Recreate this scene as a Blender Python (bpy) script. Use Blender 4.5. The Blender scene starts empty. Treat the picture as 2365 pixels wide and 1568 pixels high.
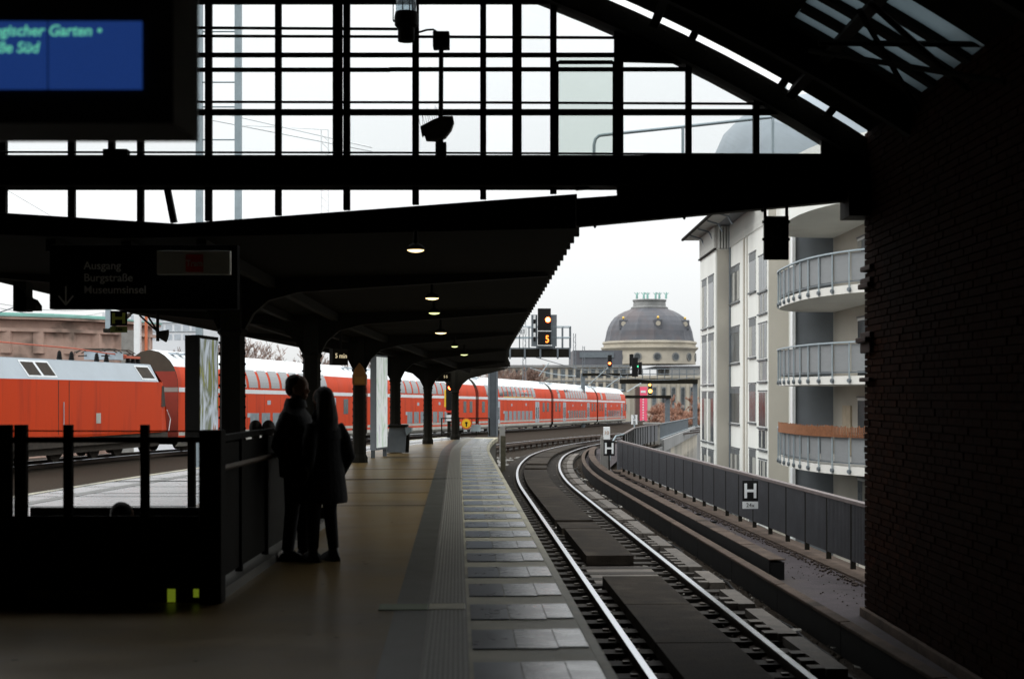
import bpy, bmesh, math, random
from mathutils import Vector, Matrix
random.seed(7)
C = bpy.context.scene.collection
SC = bpy.context.scene

# ------------------------------------------------------------------ camera, sky, light, exposure
FPX, CX, HY, EYE = 3285.0, 1182.5, 912.0, 1.6          # survey constants of the photograph
cam = bpy.data.cameras.new('camera'); cam_o = bpy.data.objects.new('camera', cam); C.objects.link(cam_o)
cam.lens = 50.0; cam.sensor_width = 36.0; cam.shift_y = 0.0541
cam.clip_start = 0.1; cam.clip_end = 6000
cam_o.location = (0, 0, EYE); cam_o.rotation_euler = (math.radians(90), 0, 0)
cam.dof.use_dof = True; cam.dof.focus_distance = 34.0; cam.dof.aperture_fstop = 2.4
SC.camera = cam_o
world = bpy.data.worlds.new('World'); SC.world = world; world.use_nodes = True
wn, wl = world.node_tree.nodes, world.node_tree.links
bg = wn['Background']; bg.inputs['Strength'].default_value = 0.1
sky = wn.new('ShaderNodeTexSky'); sky.sky_type = 'NISHITA'; sky.sun_disc = False
sky.sun_elevation = math.radians(38); sky.sun_rotation = math.radians(-60); sky.air_density = 1.0; sky.dust_density = 3.0
hs = wn.new('ShaderNodeHueSaturation'); hs.inputs['Saturation'].default_value = 0.25; hs.inputs['Value'].default_value = 0.25
wl.new(sky.outputs[0], hs.inputs['Color'])
tc = wn.new('ShaderNodeTexCoord'); sp = wn.new('ShaderNodeSeparateXYZ'); wl.new(tc.outputs['Generated'], sp.inputs[0])
mr = wn.new('ShaderNodeMapRange'); mr.inputs['From Min'].default_value = 0.0; mr.inputs['From Max'].default_value = 1.0
mr.inputs['To Min'].default_value = 5.3; mr.inputs['To Max'].default_value = 19.0
wl.new(sp.outputs['Z'], mr.inputs['Value'])
nz = wn.new('ShaderNodeTexNoise'); nz.inputs['Scale'].default_value = 2.2; nz.inputs['Detail'].default_value = 3
wl.new(tc.outputs['Generated'], nz.inputs['Vector'])
nr = wn.new('ShaderNodeMapRange'); nr.inputs['To Min'].default_value = 0.94; nr.inputs['To Max'].default_value = 1.06
wl.new(nz.outputs[0], nr.inputs['Value'])
mm = wn.new('ShaderNodeMath'); mm.operation = 'MULTIPLY'; wl.new(mr.outputs[0], mm.inputs[0]); wl.new(nr.outputs[0], mm.inputs[1])
vm = wn.new('ShaderNodeVectorMath'); vm.operation = 'SCALE'; vm.inputs[0].default_value = (0.965, 0.99, 1.0)
wl.new(mm.outputs[0], vm.inputs['Scale'])
va = wn.new('ShaderNodeVectorMath'); va.operation = 'ADD'; wl.new(vm.outputs[0], va.inputs[0]); wl.new(hs.outputs[0], va.inputs[1])
wl.new(va.outputs[0], bg.inputs['Color'])
sun = bpy.data.lights.new('sun', 'SUN'); sun.energy = 0.6; sun.angle = math.radians(20); sun.color = (1.0, 0.98, 0.95)
sun_o = bpy.data.objects.new('sun', sun); C.objects.link(sun_o)
sun_o.rotation_euler = (math.radians(52), 0, math.radians(-60))
SC.view_settings.view_transform = 'Standard'; SC.view_settings.look = 'None'
SC.view_settings.gamma = 1.0; SC.view_settings.use_curve_mapping = False; SC.view_settings.exposure = 0.45
SC.render.engine = 'CYCLES'
SC.cycles.use_denoising = True; SC.cycles.max_bounces = 8; SC.cycles.diffuse_bounces = 4
SC.cycles.glossy_bounces = 4; SC.cycles.transmission_bounces = 6; SC.cycles.sample_clamp_indirect = 3.0
SC.cycles.caustics_reflective = False; SC.cycles.caustics_refractive = False

def at(x, y, Z):                                        # a surveyed point of the photograph at its real depth
    return Vector(((x - CX) * Z / FPX, Z, EYE - (y - HY) * Z / FPX))

# ------------------------------------------------------------------ materials
MATS = {}
def mat(name, col, rough=0.6, metal=0.0, var=0.15, scale=2.0, bump=0.0, bscale=30.0, spec=0.4, rand=0.0,
        emit=None, estr=0.0, col2=None, wear=None, coat=0.0, stretch=(1, 1, 1)):
    if name in MATS: return MATS[name]
    m = bpy.data.materials.new(name); m.use_nodes = True
    n, l = m.node_tree.nodes, m.node_tree.links
    b = n['Principled BSDF']; b.inputs['Roughness'].default_value = rough; b.inputs['Metallic'].default_value = metal
    b.inputs['Specular IOR Level'].default_value = spec; b.inputs['Coat Weight'].default_value = coat
    t = n.new('ShaderNodeTexCoord'); mp = n.new('ShaderNodeMapping'); mp.inputs['Scale'].default_value = stretch
    l.new(t.outputs['Object'], mp.inputs[0])
    no = n.new('ShaderNodeTexNoise'); no.inputs['Scale'].default_value = scale; no.inputs['Detail'].default_value = 8
    no.inputs['Roughness'].default_value = 0.62
    l.new(mp.outputs[0], no.inputs['Vector'])
    r = n.new('ShaderNodeValToRGB'); r.color_ramp.elements[0].position = 0.3; r.color_ramp.elements[1].position = 0.7
    c1 = [max(0, c * (1 - var)) for c in col]; c2 = [min(1, c * (1 + var)) for c in (col2 or col)]
    r.color_ramp.elements[0].color = (*c1, 1); r.color_ramp.elements[1].color = (*c2, 1)
    l.new(no.outputs[0], r.inputs[0]); out = r.outputs[0]
    if wear:                                            # broad stains of another colour
        w = n.new('ShaderNodeTexNoise'); w.inputs['Scale'].default_value = wear[1]; w.inputs['Detail'].default_value = 6
        l.new(mp.outputs[0], w.inputs['Vector'])
        wr = n.new('ShaderNodeMapRange'); wr.inputs['From Min'].default_value = wear[2]; wr.inputs['From Max'].default_value = wear[2] + 0.15
        l.new(w.outputs[0], wr.inputs['Value'])
        mx = n.new('ShaderNodeMix'); mx.data_type = 'RGBA'; l.new(wr.outputs[0], mx.inputs[0]); l.new(out, mx.inputs[6])
        mx.inputs[7].default_value = (*wear[0], 1); out = mx.outputs[2]
    if rand:
        oi = n.new('ShaderNodeObjectInfo'); rr = n.new('ShaderNodeMapRange')
        rr.inputs['To Min'].default_value = 1 - rand; rr.inputs['To Max'].default_value = 1 + rand
        l.new(oi.outputs['Random'], rr.inputs['Value'])
        h = n.new('ShaderNodeHueSaturation'); l.new(rr.outputs[0], h.inputs['Value']); l.new(out, h.inputs['Color']); out = h.outputs[0]
    fn = n.new('ShaderNodeTexNoise'); fn.inputs['Scale'].default_value = 55.0; fn.inputs['Detail'].default_value = 4
    l.new(t.outputs['Object'], fn.inputs['Vector'])
    fr_ = n.new('ShaderNodeMapRange'); fr_.inputs['To Min'].default_value = 0.86; fr_.inputs['To Max'].default_value = 1.14; l.new(fn.outputs[0], fr_.inputs['Value'])
    fh = n.new('ShaderNodeHueSaturation'); l.new(fr_.outputs[0], fh.inputs['Value']); l.new(out, fh.inputs['Color']); out = fh.outputs[0]
    l.new(out, b.inputs['Base Color'])
    mr_ = n.new('ShaderNodeMapRange'); mr_.inputs['To Min'].default_value = max(0.03, rough - 0.12); mr_.inputs['To Max'].default_value = min(1, rough + 0.12)
    l.new(no.outputs[0], mr_.inputs['Value']); l.new(mr_.outputs[0], b.inputs['Roughness'])
    if bump:
        bn = n.new('ShaderNodeTexNoise'); bn.inputs['Scale'].default_value = bscale; bn.inputs['Detail'].default_value = 5
        l.new(mp.outputs[0], bn.inputs['Vector'])
        bp = n.new('ShaderNodeBump'); bp.inputs['Strength'].default_value = bump; bp.inputs['Distance'].default_value = 0.02
        l.new(bn.outputs[0], bp.inputs['Height']); l.new(bp.outputs[0], b.inputs['Normal'])
    if emit:
        b.inputs['Emission Color'].default_value = (*emit, 1); b.inputs['Emission Strength'].default_value = estr
    MATS[name] = m
    return m
def glass(name, col=(0.9, 0.95, 0.95), tr=0.8, rough=0.05):
    if name in MATS: return MATS[name]
    m = bpy.data.materials.new(name); m.use_nodes = True
    n, l = m.node_tree.nodes, m.node_tree.links
    for x in list(n):
        if x.type == 'BSDF_PRINCIPLED': n.remove(x)
    o = [x for x in n if x.type == 'OUTPUT_MATERIAL'][0]
    t = n.new('ShaderNodeBsdfTransparent'); t.inputs[0].default_value = (*col, 1)
    d = n.new('ShaderNodeBsdfTranslucent'); d.inputs[0].default_value = (*[c * 0.6 for c in col], 1)
    g = n.new('ShaderNodeBsdfGlossy'); g.inputs['Roughness'].default_value = rough
    lw_ = n.new('ShaderNodeLayerWeight'); pw = n.new('ShaderNodeMath'); pw.operation = 'POWER'; pw.inputs[1].default_value = 4.0
    l.new(lw_.outputs['Facing'], pw.inputs[0]); fr = n.new('ShaderNodeMapRange'); fr.inputs['To Min'].default_value = 0.04; fr.inputs['To Max'].default_value = 0.7
    l.new(pw.outputs[0], fr.inputs['Value'])
    nn = n.new('ShaderNodeTexNoise'); nn.inputs['Scale'].default_value = 3; nn.inputs['Detail'].default_value = 6
    tcx = n.new('ShaderNodeTexCoord'); l.new(tcx.outputs['Object'], nn.inputs['Vector'])
    mr0 = n.new('ShaderNodeMapRange'); mr0.inputs['To Min'].default_value = (1 - tr) * 0.6; mr0.inputs['To Max'].default_value = min(1, (1 - tr) * 1.4)
    l.new(nn.outputs[0], mr0.inputs['Value'])
    oi = n.new('ShaderNodeObjectInfo'); o2 = n.new('ShaderNodeMapRange'); o2.inputs['To Min'].default_value = 0.93; o2.inputs['To Max'].default_value = 1.0; l.new(oi.outputs['Random'], o2.inputs['Value'])
    hh = n.new('ShaderNodeHueSaturation'); hh.inputs['Color'].default_value = (*col, 1); l.new(o2.outputs[0], hh.inputs['Value']); l.new(hh.outputs[0], t.inputs[0])
    m1 = n.new('ShaderNodeMixShader'); l.new(mr0.outputs[0], m1.inputs[0]); l.new(t.outputs[0], m1.inputs[1]); l.new(d.outputs[0], m1.inputs[2])
    m2 = n.new('ShaderNodeMixShader'); l.new(fr.outputs[0], m2.inputs[0]); l.new(m1.outputs[0], m2.inputs[1]); l.new(g.outputs[0], m2.inputs[2])
    l.new(m2.outputs[0], o.inputs[0]); MATS[name] = m
    return m

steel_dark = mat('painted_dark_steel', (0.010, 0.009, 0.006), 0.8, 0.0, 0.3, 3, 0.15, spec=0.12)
steel_grey = mat('grey_steel', (0.13, 0.15, 0.165), 0.5, 0.2, 0.15, 3, 0.1)
steel_light = mat('galvanised_steel', (0.30, 0.36, 0.39), 0.45, 0.3, 0.12, 4)
rail_top = mat('polished_rail', (0.42, 0.44, 0.47), 0.2, 1.0, 0.08, 8)
rail_side = mat('rusty_rail', (0.045, 0.03, 0.022), 0.85, 0.2, 0.3, 6, 0.2)
floor_m = mat('platform_terrazzo', (0.225, 0.150, 0.056), 0.36, 0, 0.15, 1.1, 0.03, 5, 0.25, wear=((0.165, 0.120, 0.060), 0.6, 0.48))
strip_m = mat('dark_floor_strip', (0.055, 0.058, 0.045), 0.4, 0, 0.2, 2, 0.1, 40)
tact_m = mat('ribbed_tactile_concrete', (0.17, 0.165, 0.14), 0.5, 0, 0.2, 5, 0.2, 60)
edge_m = mat('platform_edge_concrete', (0.42, 0.39, 0.28), 0.55, 0, 0.2, 2.5, 0.15, 40, wear=((0.16, 0.16, 0.13), 1.1, 0.56))
tile_m = mat('dark_slate_tile', (0.17, 0.20, 0.24), 0.3, 0, 0.25, 5, 0.03, 12, 0.5, rand=0.25)
tile_w = mat('pale_edge_tile', (0.27, 0.29, 0.31), 0.28, 0, 0.2, 5, 0.03, 12, 0.5, rand=0.2)
plat_side = mat('platform_wall_concrete', (0.09, 0.085, 0.07), 0.9, 0, 0.3, 2, 0.3, 10)
ballast = mat('dark_ballast', (0.030, 0.023, 0.017), 0.95, 0, 0.5, 14, 1.0, 22, spec=.04)
concrete = mat('weathered_concrete', (0.22, 0.215, 0.20), 0.85, 0, 0.2, 2, 0.3, 20, wear=((0.12, 0.11, 0.095), 1.0, 0.55))
walk_m = mat('walkway_concrete', (0.055, 0.046, 0.049), 0.85, 0, 0.35, 2, 0.4, 30, spec=.12, wear=((0.065, 0.055, 0.05), 0.8, 0.52))
kerb_m = mat('brown_kerb_concrete', (0.085, 0.062, 0.048), 0.9, 0, 0.4, 3, 0.4, 25, spec=.12, wear=((0.04, 0.032, 0.026), 1.5, 0.56))
board_m = mat('rubber_track_board', (0.030, 0.024, 0.018), 0.9, 0, 0.5, 2.2, 0.6, 45, spec=.1, wear=((0.055, 0.045, 0.035), 1.3, 0.55), rand=0.15)
absorb_m = mat('absorber_plate', (0.115, 0.10, 0.085), 0.85, 0, 0.4, 3, 0.3, 40, rand=0.15)
fence_m = mat('grey_fence_sheet', (0.085, 0.088, 0.098), 0.6, 0.1, 0.15, 3, 0.1, 20, rand=0.05)
fence_rail = mat('weathered_fence_cap', (0.14, 0.115, 0.11), 0.6, 0, 0.25, 5)
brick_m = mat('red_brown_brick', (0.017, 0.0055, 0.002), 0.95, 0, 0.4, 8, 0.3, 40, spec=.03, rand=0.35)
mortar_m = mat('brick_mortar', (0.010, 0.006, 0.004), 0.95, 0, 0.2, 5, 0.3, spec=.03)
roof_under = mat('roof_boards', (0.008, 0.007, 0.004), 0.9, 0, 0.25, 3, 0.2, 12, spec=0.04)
red_m = mat('train_red_paint', (0.58, 0.050, 0.007), 0.5, 0, 0.06, 0.8, 0, 20, 0.1, wear=((0.42, 0.040, 0.012), 1.6, 0.53), stretch=(1, 1, .12))
train_white = mat('train_roof_white', (0.72, 0.75, 0.76), 0.45, 0, 0.08, 0.6)
train_grey = mat('train_grey', (0.36, 0.41, 0.45), 0.45, 0, 0.08, 0.8)
skirt_m = mat('dusty_train_skirt', (0.42, 0.41, 0.37), 0.8, 0, 0.2, 1.5)
under_m = mat('dark_underframe', (0.04, 0.032, 0.024), 0.9, 0, 0.4, 5, 0.3)
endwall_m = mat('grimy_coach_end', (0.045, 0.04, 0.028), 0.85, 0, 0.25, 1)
winup_m = mat('curved_upper_window_glass', (0.07, 0.08, 0.08), 0.06, 0, 0.3, 1.2, spec=0.8)
winup_m.node_tree.nodes['Principled BSDF'].inputs['IOR'].default_value = 2.3
win_m = mat('train_window_glass', (0.045, 0.055, 0.055), 0.08, 0, 0.3, 1.2, spec=0.9)
winb_m = mat('pale_coach_glass', (0.22, 0.26, 0.28), 0.12, 0, 0.3, 1.0, spec=0.9)  # lighter glass colour for the lower coach windows
yellow_m = mat('yellow_band', (0.72, 0.45, 0.03), 0.5)
black_m = mat('matt_black', (0.010, 0.010, 0.010), 0.7, 0, 0.2, spec=.12)
white_m = mat('white_enamel', (0.72, 0.74, 0.74), 0.4, 0, 0.06, 4)
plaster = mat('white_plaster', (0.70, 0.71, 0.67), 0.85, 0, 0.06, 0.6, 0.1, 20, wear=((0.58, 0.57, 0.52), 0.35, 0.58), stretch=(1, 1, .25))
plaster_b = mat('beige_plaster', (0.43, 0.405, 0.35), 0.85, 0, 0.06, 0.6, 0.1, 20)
plaster_g = mat('blue_grey_panel', (0.18, 0.20, 0.22), 0.7, 0, 0.1, 1.0)
stone = mat('pale_sandstone', (0.42, 0.38, 0.31), 0.9, 0, 0.2, 0.15, 0.2, 2, wear=((0.24, 0.23, 0.2), 0.08, 0.5))
stone_pink = mat('pinkish_sandstone', (0.42, 0.29, 0.235), 0.9, 0, 0.25, 0.5, 0.3, 3, wear=((0.17, 0.125, 0.10), 0.35, 0.53))
stone_grey = mat('grey_stone', (0.22, 0.22, 0.215), 0.9, 0, 0.25, 0.3, 0.3, 4)
slate = mat('dome_slate', (0.085, 0.088, 0.10), 0.6, 0, 0.25, 0.3, 0.1, 2, wear=((0.10, 0.085, 0.088), 0.12, 0.5))
copper = mat('green_copper', (0.22, 0.42, 0.37), 0.7, 0, 0.2, 0.6)
gold = mat('gilded_ball', (0.75, 0.50, 0.12), 0.4, 0.6)
bldg_win = mat('house_window_glass', (0.075, 0.085, 0.09), 0.2, 0, 0.6, 0.8, spec=0.35, rand=0.5)
frame_dark = mat('dark_window_frame', (0.10, 0.11, 0.115), 0.5)
soil = mat('street_asphalt', (0.09, 0.09, 0.088), 0.85, 0, 0.2, 0.1)
bark = mat('bare_twigs', (0.22, 0.15, 0.12), 0.95, 0, 0.3, 2)
bark_red = mat('reddish_bare_twigs', (0.36, 0.20, 0.14), 0.95, 0, 0.3, 2)

# ------------------------------------------------------------------ mesh builder
ORG = {}
class MB:
    def __init__(s): s.v, s.f, s.mi, s.mats = [], [], [], []
    def add(s, vs, fs, m=None):
        k = 0
        if m is not None:
            if m not in s.mats: s.mats.append(m)
            k = s.mats.index(m)
        b = len(s.v); s.v += [Vector(p) for p in vs]
        for f in fs: s.f.append([b + i for i in f]); s.mi.append(k)
        return s
    def box(s, x0, x1, y0, y1, z0, z1, m=None):
        return s.add([(x0,y0,z0),(x1,y0,z0),(x1,y1,z0),(x0,y1,z0),(x0,y0,z1),(x1,y0,z1),(x1,y1,z1),(x0,y1,z1)],
                     [(0,3,2,1),(4,5,6,7),(0,1,5,4),(1,2,6,5),(2,3,7,6),(3,0,4,7)], m)
    def beam(s, p0, p1, w, h, up=(0, 0, 1), m=None):    # box along p0-p1, w sideways, h along up, centred
        p0, p1 = Vector(p0), Vector(p1); d = (p1 - p0).normalized(); up = Vector(up)
        sd = d.cross(up)
        if sd.length < 1e-5: sd = d.cross(Vector((1, 0, 0)))
        sd.normalize(); u = sd.cross(d)
        a, b = sd * w / 2, u * h / 2
        return s.add([p0-a-b,p0+a-b,p0+a+b,p0-a+b,p1-a-b,p1+a-b,p1+a+b,p1-a+b],
                     [(0,3,2,1),(4,5,6,7),(0,1,5,4),(1,2,6,5),(2,3,7,6),(3,0,4,7)], m)
    def prism(s, poly, vec, m=None):
        vec = Vector(vec); n = len(poly); P = [Vector(p) for p in poly]
        return s.add(P + [p + vec for p in P], [tuple(range(n))[::-1], tuple(range(n, 2*n))] +
                     [(i, (i+1) % n, n + (i+1) % n, n + i) for i in range(n)], m)
    def tube(s, pts, r, n=8, m=None, caps=True):
        P = [Vector(p) for p in pts]; R = r if isinstance(r, (list, tuple)) else [r] * len(P)
        vs, fs = [], []
        ref = None
        for i, p in enumerate(P):
            d = (P[min(i+1, len(P)-1)] - P[max(i-1, 0)]).normalized()
            if ref is None: ref = Vector((0, 0, 1)) if abs(d.z) < 0.9 else Vector((1, 0, 0))
            a = d.cross(ref).normalized(); b = a.cross(d).normalized(); ref = b
            for k in range(n):
                t = 2 * math.pi * k / n; vs.append(p + (a * math.cos(t) + b * math.sin(t)) * R[i])
        for i in range(len(P) - 1):
            for k in range(n): fs.append((i*n+k, i*n+(k+1) % n, (i+1)*n+(k+1) % n, (i+1)*n+k))
        if caps: fs += [tuple(range(n))[::-1], tuple(range((len(P)-1)*n, len(P)*n))]
        return s.add(vs, fs, m)
    def lathe(s, c, prof, n=16, m=None, sx=1.0, sy=1.0):
        c = Vector(c); vs, fs = [], []
        for r, z in prof:
            for k in range(n):
                t = 2 * math.pi * k / n; vs.append(c + Vector((r*math.cos(t)*sx, r*math.sin(t)*sy, z)))
        for i in range(len(prof) - 1):
            for k in range(n): fs.append((i*n+k, i*n+(k+1) % n, (i+1)*n+(k+1) % n, (i+1)*n+k))
        fs += [tuple(range(n))[::-1], tuple(range((len(prof)-1)*n, len(prof)*n))]
        return s.add(vs, fs, m)
    def ball(s, c, rx, ry, rz, n=12, k=8, m=None):
        prof = [(max(1e-3, math.sin(math.pi*i/k)), -math.cos(math.pi*i/k)) for i in range(k + 1)]
        c = Vector(c); vs, fs = [], []
        for r, z in prof:
            for j in range(n):
                t = 2*math.pi*j/n; vs.append(c + Vector((r*math.cos(t)*rx, r*math.sin(t)*ry, z*rz)))
        for i in range(k):
            for j in range(n): fs.append((i*n+j, i*n+(j+1) % n, (i+1)*n+(j+1) % n, (i+1)*n+j))
        return s.add(vs, fs, m)
    def strip(s, A, B, m=None):                         # sheet between two polylines
        n = len(A)
        return s.add(list(A) + list(B), [(i, i+1, n+i+1, n+i) for i in range(n - 1)], m)
    def sweep(s, path, prof, m=None, closed=True):      # prof (d right, z) along a plan path with normals
        vs, fs = [], []; n = len(prof)
        for (p, nrm) in path:
            for d, z in prof: vs.append(Vector((p.x + nrm.x*d, p.y + nrm.y*d, p.z + z)))
        for i in range(len(path) - 1):
            for k in range(n if closed else n - 1):
                fs.append((i*n+k, i*n+(k+1) % n, (i+1)*n+(k+1) % n, (i+1)*n+k))
        if closed: fs += [tuple(range(n))[::-1], tuple(range((len(path)-1)*n, len(path)*n))]
        return s.add(vs, fs, m)
    def build(s, name, m=None, parent=None, smooth=False, label=None, cat=None, group=None, kind=None, bevel=0.0):
        me = bpy.data.meshes.new(name); V = s.v
        if parent is not None: org = ORG[parent]
        else:
            xs = [p.x for p in V]; ys = [p.y for p in V]; zs = [p.z for p in V]
            org = Vector(((min(xs)+max(xs))/2, (min(ys)+max(ys))/2, min(zs)))
        me.from_pydata([tuple(p - org) for p in V], [], s.f)
        for mm_ in (s.mats or [m]): me.materials.append(mm_ if mm_ is not None else m)
        if s.mats: me.polygons.foreach_set('material_index', s.mi)
        b = bmesh.new(); b.from_mesh(me); bmesh.ops.recalc_face_normals(b, faces=b.faces)
        b.to_mesh(me); b.free()
        if smooth:
            me.shade_smooth()
            try: me.set_sharp_from_angle(angle=math.radians(38))
            except Exception: pass
        o = bpy.data.objects.new(name, me); C.objects.link(o)
        if parent is not None: o.parent = parent; ORG[o] = org
        else: o.location = org; ORG[o] = org
        if bevel:
            bv = o.modifiers.new('bevel', 'BEVEL'); bv.width = bevel; bv.segments = 2; bv.limit_method = 'ANGLE'
        tag(o, label, cat, group, kind)
        return o
def tag(o, label=None, cat=None, group=None, kind=None):
    if label: o['label'] = label
    if cat: o['category'] = cat
    if group: o['group'] = group
    if kind: o['kind'] = kind
    return o
def thing(name, label, cat, loc=(0, 0, 0), group=None, kind=None, parent=None):
    o = bpy.data.objects.new(name, None); C.objects.link(o); o.empty_display_size = 0.3
    o.location = loc; ORG[o] = Vector(loc)
    return tag(o, label, cat, group, kind)
def proto(name, label, cat, group=None):                # geometry modelled round the origin, root moved afterwards
    return thing(name, label, cat, (0, 0, 0), group)
def dup(o, loc=None, rz=None, label=None, parent=None):
    c = o.copy(); C.objects.link(c)
    if parent is not None: c.parent = parent
    if loc is not None: c.location = loc
    if rz is not None: c.rotation_euler = (0, 0, rz)
    if label: c['label'] = label
    ORG[c] = ORG.get(o, Vector((0, 0, 0)))
    for ch in list(o.children): dup(ch, parent=c)
    return c
def inst(src, parent, mtx, name=None):                  # another piece sharing the mesh of src, placed by matrix in parent space
    c = src.copy(); C.objects.link(c); c.parent = parent; c.matrix_local = mtx
    if name: c.name = name
    return c
def text(body, size, loc, m, parent=None, rot=(math.radians(90), 0, 0), align='LEFT', name='lettering', depth=0.002, bold=0.0, sx=1.0, shear=0.0):
    cu = bpy.data.curves.new(name, 'FONT'); cu.body = body; cu.size = size; cu.align_x = align; cu.extrude = depth; cu.offset = bold; cu.shear = shear
    o = bpy.data.objects.new(name, cu); C.objects.link(o)
    bpy.context.view_layer.update()
    me = bpy.data.meshes.new_from_object(o.evaluated_get(bpy.context.evaluated_depsgraph_get()))
    bpy.data.objects.remove(o)
    o = bpy.data.objects.new(name, me); C.objects.link(o); me.materials.clear(); me.materials.append(m)
    p = Vector(loc)
    if parent is not None: o.parent = parent; p = p - ORG[parent]; ORG[o] = ORG[parent]
    o.location = p; o.rotation_euler = rot; o.scale = (sx, 1, 1)
    return o

# ------------------------------------------------------------------ alignments
class Path:                                             # plan polyline, densified, arclength parameter
    def __init__(s, pts):
        s.P = [Vector((p[0], p[1], p[2] if len(p) > 2 else 0)) for p in pts]
        s.S = [0]
        for a, b in zip(s.P, s.P[1:]): s.S.append(s.S[-1] + (b - a).length)
        s.L = s.S[-1]
    def at(s, t):
        t = max(0, min(s.L, t)); i = 0
        lo, hi = 0, len(s.S) - 1
        while hi - lo > 1:
            mid = (lo + hi) // 2
            if s.S[mid] <= t: lo = mid
            else: hi = mid
        u = (t - s.S[lo]) / max(1e-9, s.S[lo+1] - s.S[lo]); p = s.P[lo].lerp(s.P[lo+1], u)
        a = s.P[max(0, lo-1)]; b = s.P[min(len(s.P)-1, lo+2)]
        d = (b - a); d.z = 0; d.normalize()
        return p, Vector((d.y, -d.x, 0))
    def off(s, t, d, z=0.0):
        p, n = s.at(t); return Vector((p.x + n.x*d, p.y + n.y*d, p.z + z))
    def run(s, t0, t1, step=1.5):
        k = max(1, int(math.ceil((t1 - t0) / step)))
        return [s.at(t0 + (t1 - t0) * i / k) for i in range(k + 1)]
    def find(s, Y):
        for i in range(len(s.P) - 1):
            if s.P[i].y <= Y <= s.P[i+1].y: return s.S[i] + (Y - s.P[i].y) / (s.P[i+1].y - s.P[i].y) * (s.S[i+1] - s.S[i])
        return s.L if Y > s.P[-1].y else 0
def catmull(pts, n=12):
    P = [Vector((*p, 0)) if len(p) == 2 else Vector(p) for p in pts]; P = [P[0]*2 - P[1]] + P + [P[-1]*2 - P[-2]]
    out = []
    for i in range(1, len(P) - 2):
        for k in range(n):
            t = k / n; a, b, c, d = P[i-1], P[i], P[i+1], P[i+2]
            out.append(0.5 * ((2*b) + (c-a)*t + (2*a-5*b+4*c-d)*t*t + (3*b-a-3*c+d)*t**3))
    out.append(P[-2]); return out
def refline():
    pts = []; x, y = 1.28 + 0.0385*27.8, -15.0; th = -0.0385; s = 0; ds = 0.5
    while y < 250:
        g = 0 if y < 60 else -(y - 60) * 0.009
        pts.append((x, y, g))
        if y > 38 and th < 0.26: th += ds / 185.0
        x += math.sin(th) * ds; y += math.cos(th) * ds
    return pts
REF = Path(refline())                                   # left rail of the near track; z 0 = platform top
RT = -0.96                                              # rail top
LEFT = Path(catmull([(-9.9, -15), (-9.6, 0), (-8.9, 10), (-7.83, 23), (-6.95, 31), (-5.05, 42.4), (-3.66, 50), (-2.55, 54)]))
def Tz(Y): return 0 if Y < 60 else -(Y - 60) * 0.009
def edge_x(Y): return REF.off(REF.find(Y), -0.89).x

# ================================================================== SETTING: street, viaduct deck, tracks
MB().box(-1500, 1500, -400, 3000, -7.4, -7.0).build('street_ground', soil, kind='structure')
# viaduct deck (ballast bed) as one body with its retaining wall
DECK_R = [(4.9, -20), (5.05, 18), (4.45, 30), (3.75, 46), (3.75, 50), (5.0, 60), (6.1, 70), (7.7, 80), (9.2, 87), (14.0, 120), (20.4, 160), (30, 215), (38, 250)]
DECK_L = [(-30, -20), (-27, 20), (-24, 50), (-19.5, 70), (-14, 90), (-8.2, 116), (-1.2, 142), (4.6, 168), (10, 194), (24, 250)]
def interp(T, Y):
    for (x0, y0), (x1, y1) in zip(T, T[1:]):
        if y0 <= Y <= y1: return x0 + (x1 - x0) * (Y - y0) / (y1 - y0)
    return T[-1][0]
ys = [-20 + 3*i for i in range(91)]
A = [Vector((interp(DECK_L, y), y, -1.16 + Tz(y))) for y in ys]; B = [Vector((interp(DECK_R, y), y, -1.16 + Tz(y))) for y in ys]
mb = MB()
mid1 = [a.lerp(b, .33) for a, b in zip(A, B)]; mid2 = [a.lerp(b, .66) for a, b in zip(A, B)]
mb.strip(A, mid1); mb.strip(mid1, mid2); mb.strip(mid2, B)
mb.build('ballast_bed', ballast, kind='structure')
mb = MB(); Bo = [Vector((p.x + 0.02, p.y, -1.3 + Tz(p.y))) for p in B]
mb.strip(Bo, [Vector((p.x, p.y, -7.0)) for p in Bo])
Bc = [Vector((p.x + .25, p.y, -1.2 + Tz(p.y))) for p in B]
mb.build('viaduct_wall', stone_grey, kind='structure')

# loose ballast stones near the track, one mass
mb = MB(); rg = random.Random(3)
for i in range(5200):
    t = 26 + rg.random()**1.4 * 46; d = rg.choice([rg.uniform(-0.8, -0.1), rg.uniform(0.12, 0.32), rg.uniform(1.0, 1.35), rg.uniform(1.55, 2.25)])
    p = REF.off(t, d, -1.13 + rg.uniform(-.01, .02)); s_ = rg.uniform(.018, .04)
    vs = [p + Vector((rg.uniform(-1, 1), rg.uniform(-1, 1), rg.uniform(-.6, 1))) * s_ for _ in range(4)]
    mb.add(vs, [(0, 1, 2), (0, 2, 3), (0, 3, 1), (1, 3, 2)])
mb.build('ballast_stones', mat('ballast_stone', (0.075, 0.065, 0.055), 0.95, 0, 0.4, 30), kind='stuff')

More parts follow.
